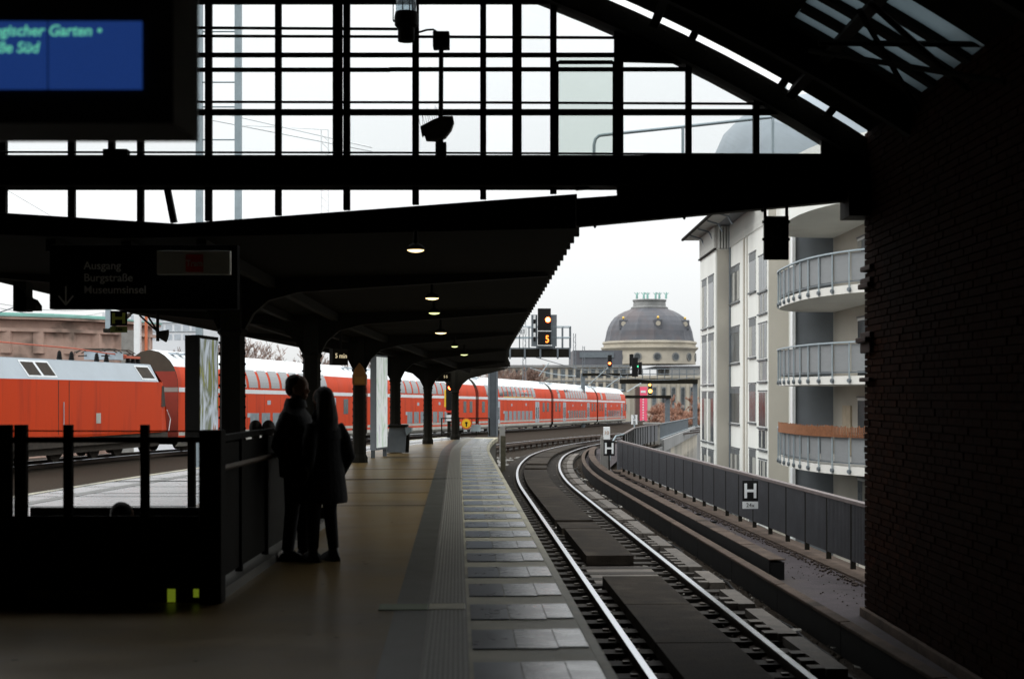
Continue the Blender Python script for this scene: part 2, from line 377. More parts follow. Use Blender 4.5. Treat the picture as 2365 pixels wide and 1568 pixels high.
RAILP = [(-.036, 0), (.036, 0), (.036, -.035), (.01, -.05), (.01, -.13), (.07, -.155), (-.07, -.155), (-.01, -.13), (-.01, -.05), (-.036, -.035)]
def rail(path, t0, t1, d, parent, z=RT, step=1.2):
    run = path.run(t0, t1, step)
    mb = MB(); k = len(RAILP)
    mb.sweep([(Vector((p.x, p.y, p.z + z - .006)), n) for p, n in run], [(a + d, b) for a, b in RAILP], rail_side)
    mb.sweep([(Vector((p.x, p.y, p.z + z)), n) for p, n in run], [(d - .035, 0), (d + .035, 0), (d + .037, -.012), (d - .037, -.012)], rail_top)
    mb.build('rail', rail_side, parent)
def sleepers(path, t0, t1, parent, z, w=2.5, off=0.72, first=None, step=0.65):
    base = None; t = t0
    while t < t1:
        p, n = path.at(t); ang = math.atan2(n.y, n.x)
        if base is None:
            b = MB(); b.box(-w/2, w/2, -.13, .13, -.11, .05)
            base = b.build('sleeper', mat('sleeper_concrete', (0.032, 0.026, 0.020), 0.9, 0, 0.3, 6, 0.3, rand=0.2), parent); o = base
        else:
            o = base.copy(); C.objects.link(o); o.parent = parent
        o.location = Vector((p.x + n.x*off, p.y + n.y*off, p.z + z)); o.rotation_euler = (0, 0, ang)
        t += step
tr = thing('railway_track', None, None, (0, 0, 0), kind='structure'); ORG[tr] = Vector((0, 0, 0))
t88 = REF.find(150)
rail(REF, 4, t88, 0, tr); rail(REF, 4, t88, 1.445, tr)
sleepers(REF, 24, 92, tr, RT - .16)
# rail clips, tiny fastenings along both feet
mb = MB()
t = 24
while t < 75:
    for d in (-.09, .09, 1.355, 1.535):
        p, n = REF.at(t); q = Vector((p.x + n.x*d, p.y + n.y*d, p.z + RT - .105)); dd = Vector((-n.y, n.x, 0))
        mb.beam(q - n*.035, q + n*.035, .07, .035)
    t += .65
mb.build('rail_clips', mat('worn_rail_clip', (0.13, 0.11, 0.09), .7, .2, .5, 30), tr, kind='stuff')
# boards between the rails
def slab(path, t0, t1, d0, d1, z, h, name, m, parent, skew=0.0):
    mb = MB(); run = path.run(t0, t1, 1.2)
    mb.sweep([(Vector((p.x, p.y, p.z)), n) for p, n in run], [(d0, z), (d1, z), (d1, z - h), (d0, z - h)])
    return mb.build(name, m, parent, bevel=0.008)
def tY(Y): return REF.find(Y)
BZ = RT + 0.015
for a, b in ((9.2, 11.9), (11.93, 14.6), (14.63, 17.3), (17.33, 20.0)):
    slab(REF, tY(a), tY(b), .27, 1.08, BZ, .14, 'track_board', board_m, tr)
slab(REF, tY(20.05), tY(22.2), .20, 1.22, BZ - .13, .04, 'concrete_slab', absorb_m, tr)
for a, b in ((22.3, 26.8), (27.2, 28.5), (29.0, 35.5), (35.53, 42.0), (42.03, 48.6), (49.6, 51.6), (52.8, 58), (58.4, 64), (64.5, 70), (70.4, 78)):
    slab(REF, tY(a), tY(b), .25 if b < 27 else .22, 1.0, BZ + (.03 if b < 27 else 0), .16, 'track_board', board_m, tr)
# absorber plates right of the right rail, with notched rail-side edge
for a, b in ((13.4, 15.2), (15.4, 17.2), (17.6, 18.9), (19.6, 20.9), (21.4, 24.0), (24.4, 26.1), (26.6, 29.2), (29.6, 32.2), (32.6, 35.2), (35.6, 38.2), (38.6, 41.2), (41.6, 44.2), (44.6, 47.2), (47.6, 50.2), (50.6, 53.2), (53.6, 56.2), (56.6, 60), (60.4, 64)):
    mb = MB(); t0, t1 = tY(a), tY(b)
    mb.sweep(REF.run(t0, t1, 1.0), [(1.72, RT - .03), (1.93, RT - .03), (1.93, RT - .12), (1.72, RT - .12)])
    u = t0 + .05
    while u + .12 < t1 - .5:
        mb.sweep(REF.run(u, u + .17, .2), [(1.58, RT - .031), (1.72, RT - .031), (1.72, RT - .12), (1.58, RT - .12)]); u += .38
    mb.build('absorber_plate', absorb_m, tr)
# band kerb, cable duct, walkway, fence kerb
TZ = lambda run, z: [(Vector((p.x, p.y, p.z + z)), n) for p, n in run]
def solid(path, t0, t1, prof, name, m, parent=None, kind=None, step=1.2, **k):
    return MB().sweep(path.run(t0, t1, step), prof).build(name, m, parent, kind=kind, **k)
t = tY(9)
kb = thing('trackside_kerb', None, None, (0, 0, 0), kind='structure')
while t < tY(66):
    solid(REF, t, t + 2.96, [(2.27, -.80), (2.40, -.79), (2.40, -.84), (2.27, -.84)], 'kerb_cap', kerb_m, kb, bevel=.01)
    solid(REF, t, t + 2.98, [(2.29, -.842), (2.38, -.842), (2.38, -1.16), (2.29, -1.16)], 'kerb_wall', black_m, kb); t += 3.0
td = tY(19.6)
duct = thing('cable_trough', 'long dark cable trough with brown lid ending beside the walkway', 'cable trough', (3.5, 18, -1.0))
solid(REF, td, tY(62), [(2.54, -.69), (2.56, -.69), (2.56, -1.02), (2.54, -1.02)], 'side_board', black_m, duct)
solid(REF, td, tY(62), [(2.565, -.72), (2.76, -.72), (2.76, -1.02), (2.565, -1.02)], 'trough_body', black_m, duct)
t = td
while t < tY(62):
    solid(REF, t, t + 1.94, [(2.54, -.67), (2.77, -.67), (2.77, -.69), (2.54, -.69)], 'lid', kerb_m, duct, bevel=.006); t += 2.0
# walkway surface between kerb and fence
def fx(Y): return 6.0 - 0.05 * Y if Y < 47.5 else interp(DECK_R, Y) - .12
ysw = [6 + 1.0*i for i in range(78)]
W0 = [REF.off(REF.find(y), 2.415, -.96) for y in ysw]
W1 = [Vector((fx(y) - .20, y, -.965 + Tz(y))) for y in ysw]
MB().strip(W0, W1).build('walkway', walk_m, kind='structure')
for k_, (d, z) in enumerate(((2.95, -.94), (3.13, -.94))):      # long timbers on the walkway
    solid(REF, tY(27), tY(46), [(d, z), (d + .13, z), (d + .13, z - .05), (d, z - .05)], 'walkway_timber', kerb_m, kind='structure')
mb = MB()
for i in range(11):
    y = 28 + i * 1.8; p, n = REF.at(tY(y)); a = Vector((p.x, p.y, -.91)) + n * 2.85; b = a + n * .5
    mb.beam(a, b, .08, .04)
mb.build('walkway_battens', black_m, kind='stuff')
mb = MB(); rg = random.Random(5)
for i in range(900):
    y = rg.uniform(15, 46); d = rg.gauss(0, .05); x = fx(y) - .36 + d; s_ = rg.uniform(.012, .03)
    mb.ball((x, y, -.95), s_, s_, s_*.8, 5, 3)
for i in range(500):
    y = rg.uniform(15, 46); x = rg.uniform(REF.off(tY(y), 2.9).x, fx(y) - .3); s_ = rg.uniform(.006, .016)
    mb.ball((x, y, -.95), s_, s_, s_*.6, 5, 3)
mb.build('walkway_debris', mat('dark_debris', (.05, .035, .028), .95), kind='stuff')

# ------------------------------------------------------------------ fence beside the walkway
fn = thing('parapet_fence', 'long grey sheet metal parapet fence running along the walkway under the pale apartment house', 'fence', (4.9, 20, -.95))
Y = 15.0; pan = None
ang = math.atan2(1.0, -0.05); dirv = Vector((-0.05, 1, 0)).normalized()
mb = MB(); mb.beam((fx(14) - .05, 14, -1.01), (fx(48.2) - .05, 48.2, -1.01), .42, .16); mb.build('fence_kerb', kerb_m, fn)
q = MB().beam((0, 0, 0), (0, 1.22, 0), .012, .83)
for i in range(17): q.box(-.026, -.006, .03 + i*.072, .058 + i*.072, -.415, .415)
for i in range(26):
    y = 14.2 + i * 1.3
    if y > 47: break
    o = MB().beam((fx(y), y, -.97), (fx(y), y, .0), .07, .06, up=(0, 1, 0)).build('fence_post', steel_dark, fn)
    m = Matrix.Translation(Vector((fx(y) - .01, y + .04, -.395)) - ORG[fn]) @ Matrix.Rotation(ang - math.pi/2, 4, 'Z')
    if pan is None: pan = q.build('fence_panel', fence_m); pan.parent = fn; pan.location = (0, 0, 0); base_me = pan; pan.matrix_local = m; off0 = ORG[pan]
    if i == 0:
        pan.data.transform(Matrix.Translation(off0)); pan.matrix_local = m
    else: inst(pan, fn, m)
mb = MB(); mb.beam((fx(14), 14, .045), (fx(48.3), 48.3, .045), .11, .05); mb.build('cap_rail', fence_rail, fn)
mb = MB().beam((fx(48.3), 48.3, -1.0), (fx(48.3), 48.3, .13), .12, .14, up=(0, 1, 0)); mb.build('end_post', fence_m, fn)
# second fence and pier further on
f2 = thing('far_parapet_fence', 'short grey parapet fence beyond the square sign, ending at the stone pier', 'fence', (5.5, 60, -1.1))
R2 = Path([(interp(DECK_R, y) - .1, y, Tz(y)) for y in range(56, 87, 2)])
t = 0
while t < R2.L - 1.6:
    a = R2.off(t + .05, 0, -.45); b = R2.off(t + 1.75, 0, -.45)
    MB().beam(a, b, .03, .92).build('fence_panel', fence_m, f2)
    a = R2.off(t, 0, -1.1); MB().beam(a, a + Vector((0, 0, 1.15)), .08, .08).build('fence_post', steel_dark, f2); t += 1.85
solid(R2, 0, R2.L, [(-.05, .03), (.05, .03), (.05, .08), (-.05, .08)], 'cap_rail', fence_rail, f2)
hp = [R2.off(0, 0, .05), R2.off(0, -.25, .02) + Vector((-.1, -.6, -.02)), R2.off(0, -.35, -.2) + Vector((-.2, -.9, -.1)), R2.off(0, -.4, -1.1) + Vector((-.25, -1.0, 0))]
MB().tube(hp, .035, 8).build('end_handrail', steel_light, f2, smooth=True)
pr = thing('stone_pier', 'square pale stone pier with slab top between the two parapet fences', 'pier', (8.6, 86.5, -1.6))
MB().box(8.1, 8.95, 86, 86.9, -7, -.2).build('pier_block', concrete, pr, bevel=.03)
MB().box(8.0, 9.05, 85.9, 87.0, -.2, -.08).build('cap_slab', concrete, pr, bevel=.02)
MB().box(8.02, 9.02, 85.92, 86.98, -1.75, -1.62).build('base_slab', concrete, pr, bevel=.02)
# masonry viaduct with arches and railing beyond the pier
vd = thing('arched_viaduct', 'dark stone viaduct with round arches and iron railing behind the stone pier', 'viaduct', (12, 100, -7))
V0, V1 = Vector((9.0, 87.5, 0)), Vector((20.8, 160, 0)); dv = (V1 - V0); Lv = dv.length; dv.normalize(); nv = Vector((dv.y, -dv.x, 0))
def vp(s, d, z): q_ = V0 + dv * s + nv * d; return Vector((q_.x, q_.y, z - s * .0095))
mb = MB()
mb.add([vp(0, 0, -1.15), vp(Lv, 0, -1.15), vp(Lv, .35, -1.15), vp(0, .35, -1.15), vp(0, 0, -1.9), vp(Lv, 0, -1.9), vp(Lv, .35, -1.9), vp(0, .35, -1.9)], [(0,1,2,3),(4,5,6,7),(0,1,5,4),(1,2,6,5),(2,3,7,6),(3,0,4,7)])
mb.build('cornice', stone_grey, vd)
s = 0
while s + 3.6 < Lv:
    MB().add([vp(s, 0.05, -1.9), vp(s + 3.6, 0.05, -1.9), vp(s + 3.6, 0.05, -7), vp(s + 2.9, 0.05, -7), vp(s + 2.9, .05, -4.3)] +
             [vp(s + 1.8 + 1.1*math.cos(math.radians(a)), .05, -4.3 + 1.1*math.sin(math.radians(a))) for a in range(20, 181, 20)] + [vp(s + .7, .05, -7), vp(s, .05, -7)],
             [tuple(range(16))]).build('arch_bay', stone, vd)
    s += 3.6
mb = MB(); mb.add([vp(0, -.35, -2), vp(Lv, -.35, -2), vp(Lv, -.35, -7), vp(0, -.35, -7)], [(0, 1, 2, 3)]); mb.build('arch_back_wall', stone_grey, vd)
MB().tube([vp(0, .1, -.18), vp(Lv, .1, -.18)], .04, 6).build('handrail', steel_grey, vd)
MB().tube([vp(0, .1, -1.08), vp(Lv, .1, -1.08)], .03, 6).build('bottom_rail', steel_light, vd)
mb = MB(); s = 0
while s < 45: mb.beam(vp(s, .1, -1.15), vp(s, .1, -.18), .03, .03); s += .3
mb.build('balusters', steel_grey, vd, kind='stuff')
mb = MB().box(9.6, 20, 88, 150, -7, -6.9); mb.build('riverside_path', concrete, kind='structure')

# ------------------------------------------------------------------ the other tracks
LP = Path(catmull([(-9.9 - 1.0, -15, 0), (-9.6 - 1.0, 0, 0), (-9.85, 10, 0), (-8.8, 23, 0), (-7.95, 31, 0), (-6.0, 42.4, 0), (-4.7, 50, 0), (-3.4, 57, 0), (-1.7, 66, -.05), (.2, 76, -.14), (2.9, 88, -.25), (6.6, 101, -.37), (12.5, 122, -.56), (20, 150, -.8)]))
tl = thing('far_railway_track', None, None, (0, 0, 0), kind='structure')
rail(LP, 20, LP.L, 0, tl); rail(LP, 20, LP.L, -1.445, tl)
sleepers(LP, 30, 110, tl, RT - .16, off=-.72)
third = thing('conductor_rail', 'rusty conductor rail on short posts beside the far curving track', 'conductor rail', (0, 70, -1))
solid(LP, LP.find(44), LP.find(112), [(.55, RT + .16), (.72, RT + .16), (.72, RT + .06), (.55, RT + .06)], 'cover', kerb_m, third)
mb = MB(); t = LP.find(44)
while t < LP.find(112):
    a = LP.off(t, .63, RT - .2); mb.beam(a, a + Vector((0, 0, .28)), .12, .12); t += 1.6
mb.build('brackets', rail_side, third, kind='stuff')
mb = MB(); rg = random.Random(11)
for i in range(160):
    y = rg.uniform(53, 62); p = REF.off(tY(y), rg.uniform(-2.4, -.6), -1.13); s_ = rg.uniform(.03, .11)
    mb.ball(p, s_, s_ * rg.uniform(.6, 1.6), s_ * .5, 6, 4)
mb.build('trackside_rubble', concrete, kind='stuff')
x_, n_ = REF.at(tY(55)); 
b_ = MB(); p = REF.off(tY(55), -1.7, -1.1)
b_.box(p.x - .22, p.x + .22, p.y - .1, p.y + .1, p.z, p.z + .1); b_.build('orange_crate', mat('orange_plastic', (.7, .3, .05), .5), label='small orange and white crate lying on the ballast past the platform end', cat='crate', bevel=.01)
TRN = Path(catmull([(-22.5, 10, 0), (-20.6, 28, 0), (-18.85, 48.5, 0), (-16.68, 62.2, 0), (-10.5, 90.3, 0), (-4.1, 116.3, 0), (2.75, 142.3, 0), (8.7, 168, 0), (14.4, 194, 0), (20, 220, 0), (27, 252, 0)]))
for p in TRN.P: p.z = 0 if p.y < 64 else -(p.y - 64) * .0093
tm = thing('mainline_track', None, None, (0, 0, 0), kind='structure')
rail(TRN, 5, TRN.L, -.72, tm, step=3); rail(TRN, 5, TRN.L, .72, tm, step=3)

# ================================================================== PLATFORM
HX0, HX1, HY0, HY1 = -6.2, -2.42, 11.15, 18.3          # stair opening
pf = thing('platform', None, None, (0, 20, 0), kind='structure')
def lx(Y): return LEFT.at(LEFT.find(Y))[0].x
PE = 53.4
def endx(Y): return REF.off(tY(Y), -.89).x
yy = [-8 + i * .6 for i in range(int((PE + 8) / .6))] + [PE]
yy = sorted(set([round(y, 3) for y in yy] + [HY0, HY1]))
mb = MB()
def cell(f0, f1, ya, yb):
    mb.add([(f0(ya), ya, 0), (f1(ya), ya, 0), (f1(yb), yb, 0), (f0(yb), yb, 0)], [(0, 1, 2, 3)])
outer_m = mat('skylit_platform_concrete', (0.27, 0.28, 0.285), 0.26, 0, 0.15, 1.2, 0.03, 5, 0.5, wear=((0.20, 0.21, 0.215), 0.5, 0.5))  # sky light on this side is put into a paler grey floor colour
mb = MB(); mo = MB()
for ya, yb in zip(yy, yy[1:]):
    inside = ya >= HY0 - 1e-6 and yb <= HY1 + 1e-6
    if inside:
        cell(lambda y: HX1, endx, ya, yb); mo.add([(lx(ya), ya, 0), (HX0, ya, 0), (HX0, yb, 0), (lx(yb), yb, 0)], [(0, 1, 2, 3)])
    elif ya > HY1 - 1e-6:
        sp_ = lambda y: lx(y) + max(1.3, 3.7 - max(0, y - 19)*.16)
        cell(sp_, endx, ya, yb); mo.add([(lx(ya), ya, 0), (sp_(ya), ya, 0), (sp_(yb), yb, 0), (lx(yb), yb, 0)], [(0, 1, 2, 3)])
    else: cell(lx, endx, ya, yb)
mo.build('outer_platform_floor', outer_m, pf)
for y in (20.3, 22.4, 24.8, 27.4): MB().beam((lx(y) + .2, y, .001), (lx(y) + 3.4, y + .05, .001), .015, .006).build('floor_joint', strip_m, pf)
mb.build('platform_floor', floor_m, pf)
mb = MB(); E = [Vector((endx(y), y, .0)) for y in yy]; Lq = [Vector((lx(y), y, .0)) for y in yy]
dn = Vector((0, 0, -1.16))
mb.strip([p + Vector((-.06, 0, -.12)) for p in E], [p + Vector((-.06, 0, 0)) + dn for p in E]); mb.strip([p + Vector((.06, 0, -.12)) for p in Lq], [p + Vector((.06, 0, 0)) + dn for p in Lq])
mb.add([Lq[-1] + Vector((.06, 0, -.12)), E[-1] + Vector((-.06, 0, -.12)), E[-1] + dn, Lq[-1] + dn], [(0, 1, 2, 3)])
mb.build('platform_wall', plat_side, pf)
# edge coping stones, tactile strip, dark strip
t = tY(4); te = tY(PE)
while t < te - .2:
    u = min(t + 1.185, te)
    solid(REF, t, u, [(-.928, .006), (-.868, .006), (-.862, .000), (-.862, -.13), (-.928, -.13)], 'edge_stone', edge_m, pf, step=.6); t += 1.19
solid(REF, tY(4), te, [(-1.70, .004), (-.93, .004), (-.93, -.02), (-1.70, -.02)], 'pale_edge_zone', edge_m, pf, step=.6)
solid(REF, tY(4), te, [(-1.985, .0045), (-1.702, .0045), (-1.702, -.02), (-1.985, -.02)], 'tactile_base', tact_m, pf, step=.6)
solid(REF, tY(4), te, [(-2.235, .004), (-1.987, .004), (-1.987, -.02), (-2.235, -.02)], 'dark_strip', strip_m, pf, step=.6)
rb_m = mat('tactile_rib', (0.26, 0.25, 0.21), 0.45, 0, 0.2, 5)
for k in range(9):
    d = -1.962 + k * .029
    for (a, b) in ((4, 10.62), (10.95, 52)):
        solid(REF, tY(a), tY(b), [(d, .0105), (d + .013, .0105), (d + .014, .004), (d - .001, .004)], 'tactile_rib', rb_m, pf, step=.9)
slab(REF, tY(10.64), tY(10.93), -1.985, -1.71, .012, .01, 'tactile_end_plate', edge_m, pf)
slab(REF, tY(10.64), tY(10.93), -2.36, -1.99, .010, .01, 'drain_cover', mat('green_drain_cover', (0.10, 0.15, 0.06), .5, 0, .3, 4), pf)
# three columns of tiles in rows, pale stripes of the bed between
t = tY(4.3); row = 0
while t < tY(51.5):
    for c, (d0, d1, m) in enumerate(((-1.675, -1.400, tile_m), (-1.394, -1.135, tile_w), (-1.129, -.94, tile_w))):
        sh = .05 if c == 2 else 0
        solid(REF, t + sh + .004, t + .72 - .004 + sh*.3, [(d0, .013), (d1, .013), (d1, .004), (d0, .004)], 'tile', m, pf, step=.8)
    t += 1.17; row += 1
# left side strips
solid(LEFT, 5, LEFT.L, [(.0, .008), (.16, .008), (.16, -.12), (-.02, -.12)][::-1], 'edge_stone', edge_m, pf, step=1)
solid(LEFT, 5, LEFT.L, [(.75, .004), (1.0, .004), (1.0, -.01), (.75, -.01)], 'dark_strip', strip_m, pf, step=1)
MB().beam((lx(26.2), 26.2, .004), (endx(26.2), 27.3, .004), .03, .012).build('expansion_joint', black_m, pf)
for y in (20.4, 23.1, 30.5, 36.4):
    MB().beam((HX1 if y < HY1 else lx(y) + .3, y, .001), (REF.off(tY(y), -2.25).x, y + .2, .001), .012, .006).build('floor_joint', strip_m, pf)
# wooden post and low steel box past the rounded end
o = MB(); p = REF.off(tY(50.5), -.55, -1.15); o.box(p.x - .09, p.x + .09, p.y, p.y + .18, p.z, p.z + 1.3)
o.build('timber_post', mat('old_timber', (.10, .09, .06), .9, 0, .3, 8, .4), label='weathered square timber post standing at the rounded platform end', cat='post', bevel=.01)

# stairwell shaft and steps
sw = thing('stairwell', None, None, ((HX0+HX1)/2, 14, -4), kind='structure')
mb = MB()
mb.strip([Vector((HX0, HY0, 0)), Vector((HX0, HY1, 0)), Vector((HX1, HY1, 0)), Vector((HX1, HY0, 0)), Vector((HX0, HY0, 0))],
         [Vector((HX0, HY0, -4)), Vector((HX0, HY1, -4)), Vector((HX1, HY1, -4)), Vector((HX1, HY0, -4)), Vector((HX0, HY0, -4))])
mb.add([(HX0, HY0, -4), (HX1, HY0, -4), (HX1, HY1, -4), (HX0, HY1, -4)], [(0, 1, 2, 3)])
mb.build('shaft_wall', plat_side, sw)
for i in range(6):
    MB().box(HX0 + .02, HX1 - .02, HY1 - .3*(i+1), HY1 - .3*i, -.17*(i+1) - .17, -.17*(i+1)).build('step', concrete, sw)
MB().box(HX0 + .02, HX1 - .02, HY0 + .02, HY1 - 1.8, -1.25, -1.06).build('landing', concrete, sw)

# ================================================================== STATION HALL (gable end at Y = 16.5)
G = 16.5
hall = thing('station_hall', 'dark iron station hall with arched glazed gable, riveted girder and brick side pier', 'station hall', (0, G, -1))
PX = G / FPX
def gx(x): return (x - CX) * PX
def gz(y): return EYE - (y - HY) * PX
AC = Vector((-6.9, 0, -12.46)); AR = 20.0               # centre and radius of the roof arch
def arc(r, a0, a1, n, y): return [Vector((AC.x + r*math.sin(a0 + (a1-a0)*i/n), y, AC.z + r*math.cos(a0 + (a1-a0)*i/n))) for i in range(n + 1)]
AM = math.radians(36.6)
def archz(x, r=AR): return AC.z + math.sqrt(max(0, r*r - (x - AC.x)**2))
def arch_band(r0, r1, y, d, name, m, a0=-AM, a1=AM, n=48, bevel=0):
    P = arc(r0, a0, a1, n, y); Q = arc(r1, a0, a1, n, y); mb = MB(); dd = Vector((0, d, 0))
    mb.strip(P, Q); mb.strip([p+dd for p in P], [p+dd for p in Q]); mb.strip(P, [p+dd for p in P]); mb.strip(Q, [p+dd for p in Q])
    return mb.build(name, m, hall)
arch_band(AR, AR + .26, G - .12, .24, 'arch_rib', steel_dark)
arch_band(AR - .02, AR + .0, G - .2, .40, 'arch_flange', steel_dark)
# rivets on the arch rib
mb = MB()
for i in range(150):
    a = -AM + 2*AM*i/150
    if AC.x + AR*math.sin(a) < -6.5: continue
    for rr in (AR + .05, AR + .2): mb.ball((AC.x + rr*math.sin(a), G - .125, AC.z + rr*math.cos(a)), .014, .01, .014, 6, 3)
mb.build('rivets', steel_dark, hall, kind='stuff')
XL, XR = -18.6, 4.9
gt, gb = gz(368), gz(431)
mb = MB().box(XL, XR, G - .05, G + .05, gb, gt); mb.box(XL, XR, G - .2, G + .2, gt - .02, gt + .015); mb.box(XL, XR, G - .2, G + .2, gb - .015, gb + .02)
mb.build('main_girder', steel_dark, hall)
mb = MB()
for i in range(90):
    x = -6 + i * .115
    for z in (gt - .05, gb + .05): mb.ball((x, G - .052, z), .013, .01, .013, 6, 3)
mb.build('rivets', steel_dark, hall, kind='stuff')
for i in range(9):
    x = -6 + i * 1.2; MB().box(x - .03, x + .03, G - .12, G - .05, gb, gt).build('stiffener', steel_dark, hall)
# ragged old pigeon netting hanging under the girder, irregular lower lip
mb = MB(); rg = random.Random(4); x = -6.2
while x < 1.0:
    w = rg.uniform(.03, .12); mb.box(x, x + w, G + .06, G + .08, gb - rg.uniform(.004, .028), gb + .02); x += w
mb.build('flaking_edge', steel_dark, hall, kind='stuff')
# mullions: (x centre, width, goes below the girder)
MUL = [(-140, 14, 1), (8, 15, 1), (166, 15, 1), (325, 14, 1), (482, 15, 1), (643, 14, 1), (780, 22, 0), (801, 15, 1), (960, 15, 1), (1116, 14, 1), (1194, 22, 0), (1278, 15, 1), (1432, 15, 1), (1590, 14, 0), (1746, 14, 0)]
for x, w, low in MUL:
    X = gx(x); hw = w * PX / 2
    MB().box(X - hw, X + hw, G - .04, G + .04, gt + .016, archz(X + hw) + .02).build('mullion', steel_dark, hall)
    if low: MB().box(X - hw, X + hw, G - .04, G + .04, gz(interp([(468,-420),(486,0),(511,400),(440,1305),(440,2000)], x)) - .03, gb - .016).build('lower_mullion', steel_dark, hall)
for k in range(8):
    X = gx(-140) - .8*(k+1); MB().box(X - .04, X + .04, G - .04, G + .04, gt + .016, archz(X) + .02).build('mullion', steel_dark, hall)
MB().beam((gx(380), G + .08, gb + .05), (gx(398), G + .08, gz(512)), .08, .07).build('slanting_strut', steel_dark, hall)
# transoms and conduits: (y, thickness, x0, x1)
for y, h, x0, x1 in ((5, 10, -900, 1290), (128, 9, -900, 1425), (161, 8, 900, 1590), (162, 8, -900, 900), (260, 13, -900, 1810), ):
    MB().box(gx(x0), gx(x1), G - .032, G + .032, gz(y) - h*PX/2, gz(y) + h*PX/2).build('transom', steel_dark, hall)
for y, h, x0, x1, s_ in ((70, 7, 440, 920, 3), (89, 7, 440, 1430, 4), (240, 6, 440, 1830, 5), (355, 5, -60, 1895, 6)):
    MB().tube([(gx(x0), G - .1, gz(y)), (gx((x0+x1)/2), G - .1, gz(y + 1.5)), (gx(x1), G - .1, gz(y + s_))], h*PX/2, 8).build('conduit_pipe', steel_dark, hall, smooth=True)
# upper gusset plates filling the corner beside the arch
MB().prism([(gx(1418), G - .03, gz(60)), (gx(1418), G - .03, gz(143)), (gx(1610), G - .03, gz(143)), (gx(1600), G - .03, gz(148))], (0, .06, 0)).build('gusset_plate', steel_dark, hall)
MB().prism([(gx(1272), G - .03, gz(-30)), (gx(1272), G - .03, gz(8)), (gx(1300), G - .03, gz(14))], (0, .06, 0)).build('gusset_plate', steel_dark, hall)
MB().prism([(gx(1896), G - .03, gz(300)), (gx(1896), G - .03, gz(368)), (gx(2080), G - .03, gz(368)), (gx(2080), G - .03, gz(330))], (0, .06, 0)).build('gusset_plate', steel_dark, hall)
# panes
gp = glass('hall_glass', (0.97, 0.98, 0.98), 0.985, 0.02)
gx_tint = glass('tinted_hall_glass', (0.84, 0.88, 0.86), 0.93, 0.05)
rows = [(260, 368), (128, 260), (5, 128)]
xs_ = [8, 166, 325, 482, 643, 790, 960, 1116, 1194, 1278, 1432, 1590, 1746, 1900]
for a, b in zip(xs_, xs_[1:]):
    for y0, y1 in rows:
        X0, X1 = gx(a) + .03, gx(b) - .03
        z1 = gz(y0) - .03; z0 = gz(y1) + .03
        zt0, zt1 = min(z1, archz(X0)), min(z1, archz(X1))
        if max(zt0, zt1) < z0 + .05: continue
        zt0, zt1 = max(zt0, z0 + .01), max(zt1, z0 + .01)
        tint = a == 1278 and y0 >= 128
        yy_ = G + .012
        MB().add([(X0, yy_, z0), (X1, yy_, z0), (X1, yy_, zt1), (X0, yy_, zt0), (X0, yy_+.006, z0), (X1, yy_+.006, z0), (X1, yy_+.006, zt1), (X0, yy_+.006, zt0)],
                 [(0,1,2,3),(4,5,6,7),(0,1,5,4),(1,2,6,5),(2,3,7,6),(3,0,4,7)]).build('glass_pane', gx_tint if tint else gp, hall)
mb = MB()
for (a, b, c, d) in ((1284, 1290, 145, 366), (1414, 1424, 145, 366), (1290, 1414, 143, 151)): mb.box(gx(a), gx(b), G - .07, G - .035, gz(d), gz(c))
mb.build('inner_casement_frame', steel_dark, hall)
# sloping apron over the near track, right of the platform canopy
MB().prism([(gx(1330), G - .06, gb + .02), (gx(1330), G - .06, gz(440)), (gx(1360), G - .06, gz(438)), (gx(1360), G - .06, gb + .02)], (0, .1, 0)).build('apron_sheet', steel_dark, hall)
MB().prism([(gx(1330), G - .06, gz(460)), (gx(1425), G - .06, gz(453)), (gx(1425), G - .06, gb + .02), (gx(2020), G - .06, gb + .02), (gx(2020), G - .06, gz(461)), (gx(1330), G - .06, gz(526))], (0, .1, 0)).build('apron_sheet', steel_dark, hall)
MB().beam((gx(1330), G - .1, gz(524)), (gx(2000), G - .1, gz(460)), .16, .03).build('apron_angle', steel_dark, hall)
for x in (1373, 1578, 1757): MB().ball((gx(x), G - .1, gz(525 - (x-1330)*.0952) - .02), .018, .018, .025, 8, 6).build('drip_nozzle', steel_dark, hall)
# roof barrel: boards along the hall between purlins, with skylight strips near the gable
YB, YE = -9.0, G - .19
RR = AR + .31
s0, s1 = math.radians(28.6), math.radians(33.9)
SY0, SY1 = 12.3, 14.35
mb = MB()
def shell(a0, a1, y0, y1, n, name, m):
    mb = MB(); P = arc(RR, a0, a1, n, y0); Q = arc(RR + .06, a0, a1, n, y0); d = Vector((0, y1 - y0, 0))
    mb.strip(P, [p + d for p in P]); mb.strip(Q, [p + d for p in Q]); mb.strip(P, Q); mb.strip([p+d for p in P], [p+d for p in Q])
    return mb.build(name, m, hall)
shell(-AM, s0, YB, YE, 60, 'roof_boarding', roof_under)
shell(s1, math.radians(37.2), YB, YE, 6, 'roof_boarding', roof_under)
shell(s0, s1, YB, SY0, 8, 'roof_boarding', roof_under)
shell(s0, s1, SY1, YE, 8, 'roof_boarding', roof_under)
y = SY0
gs = glass('skylight_glass', (0.33, 0.38, 0.40), 0.3, 0.3)
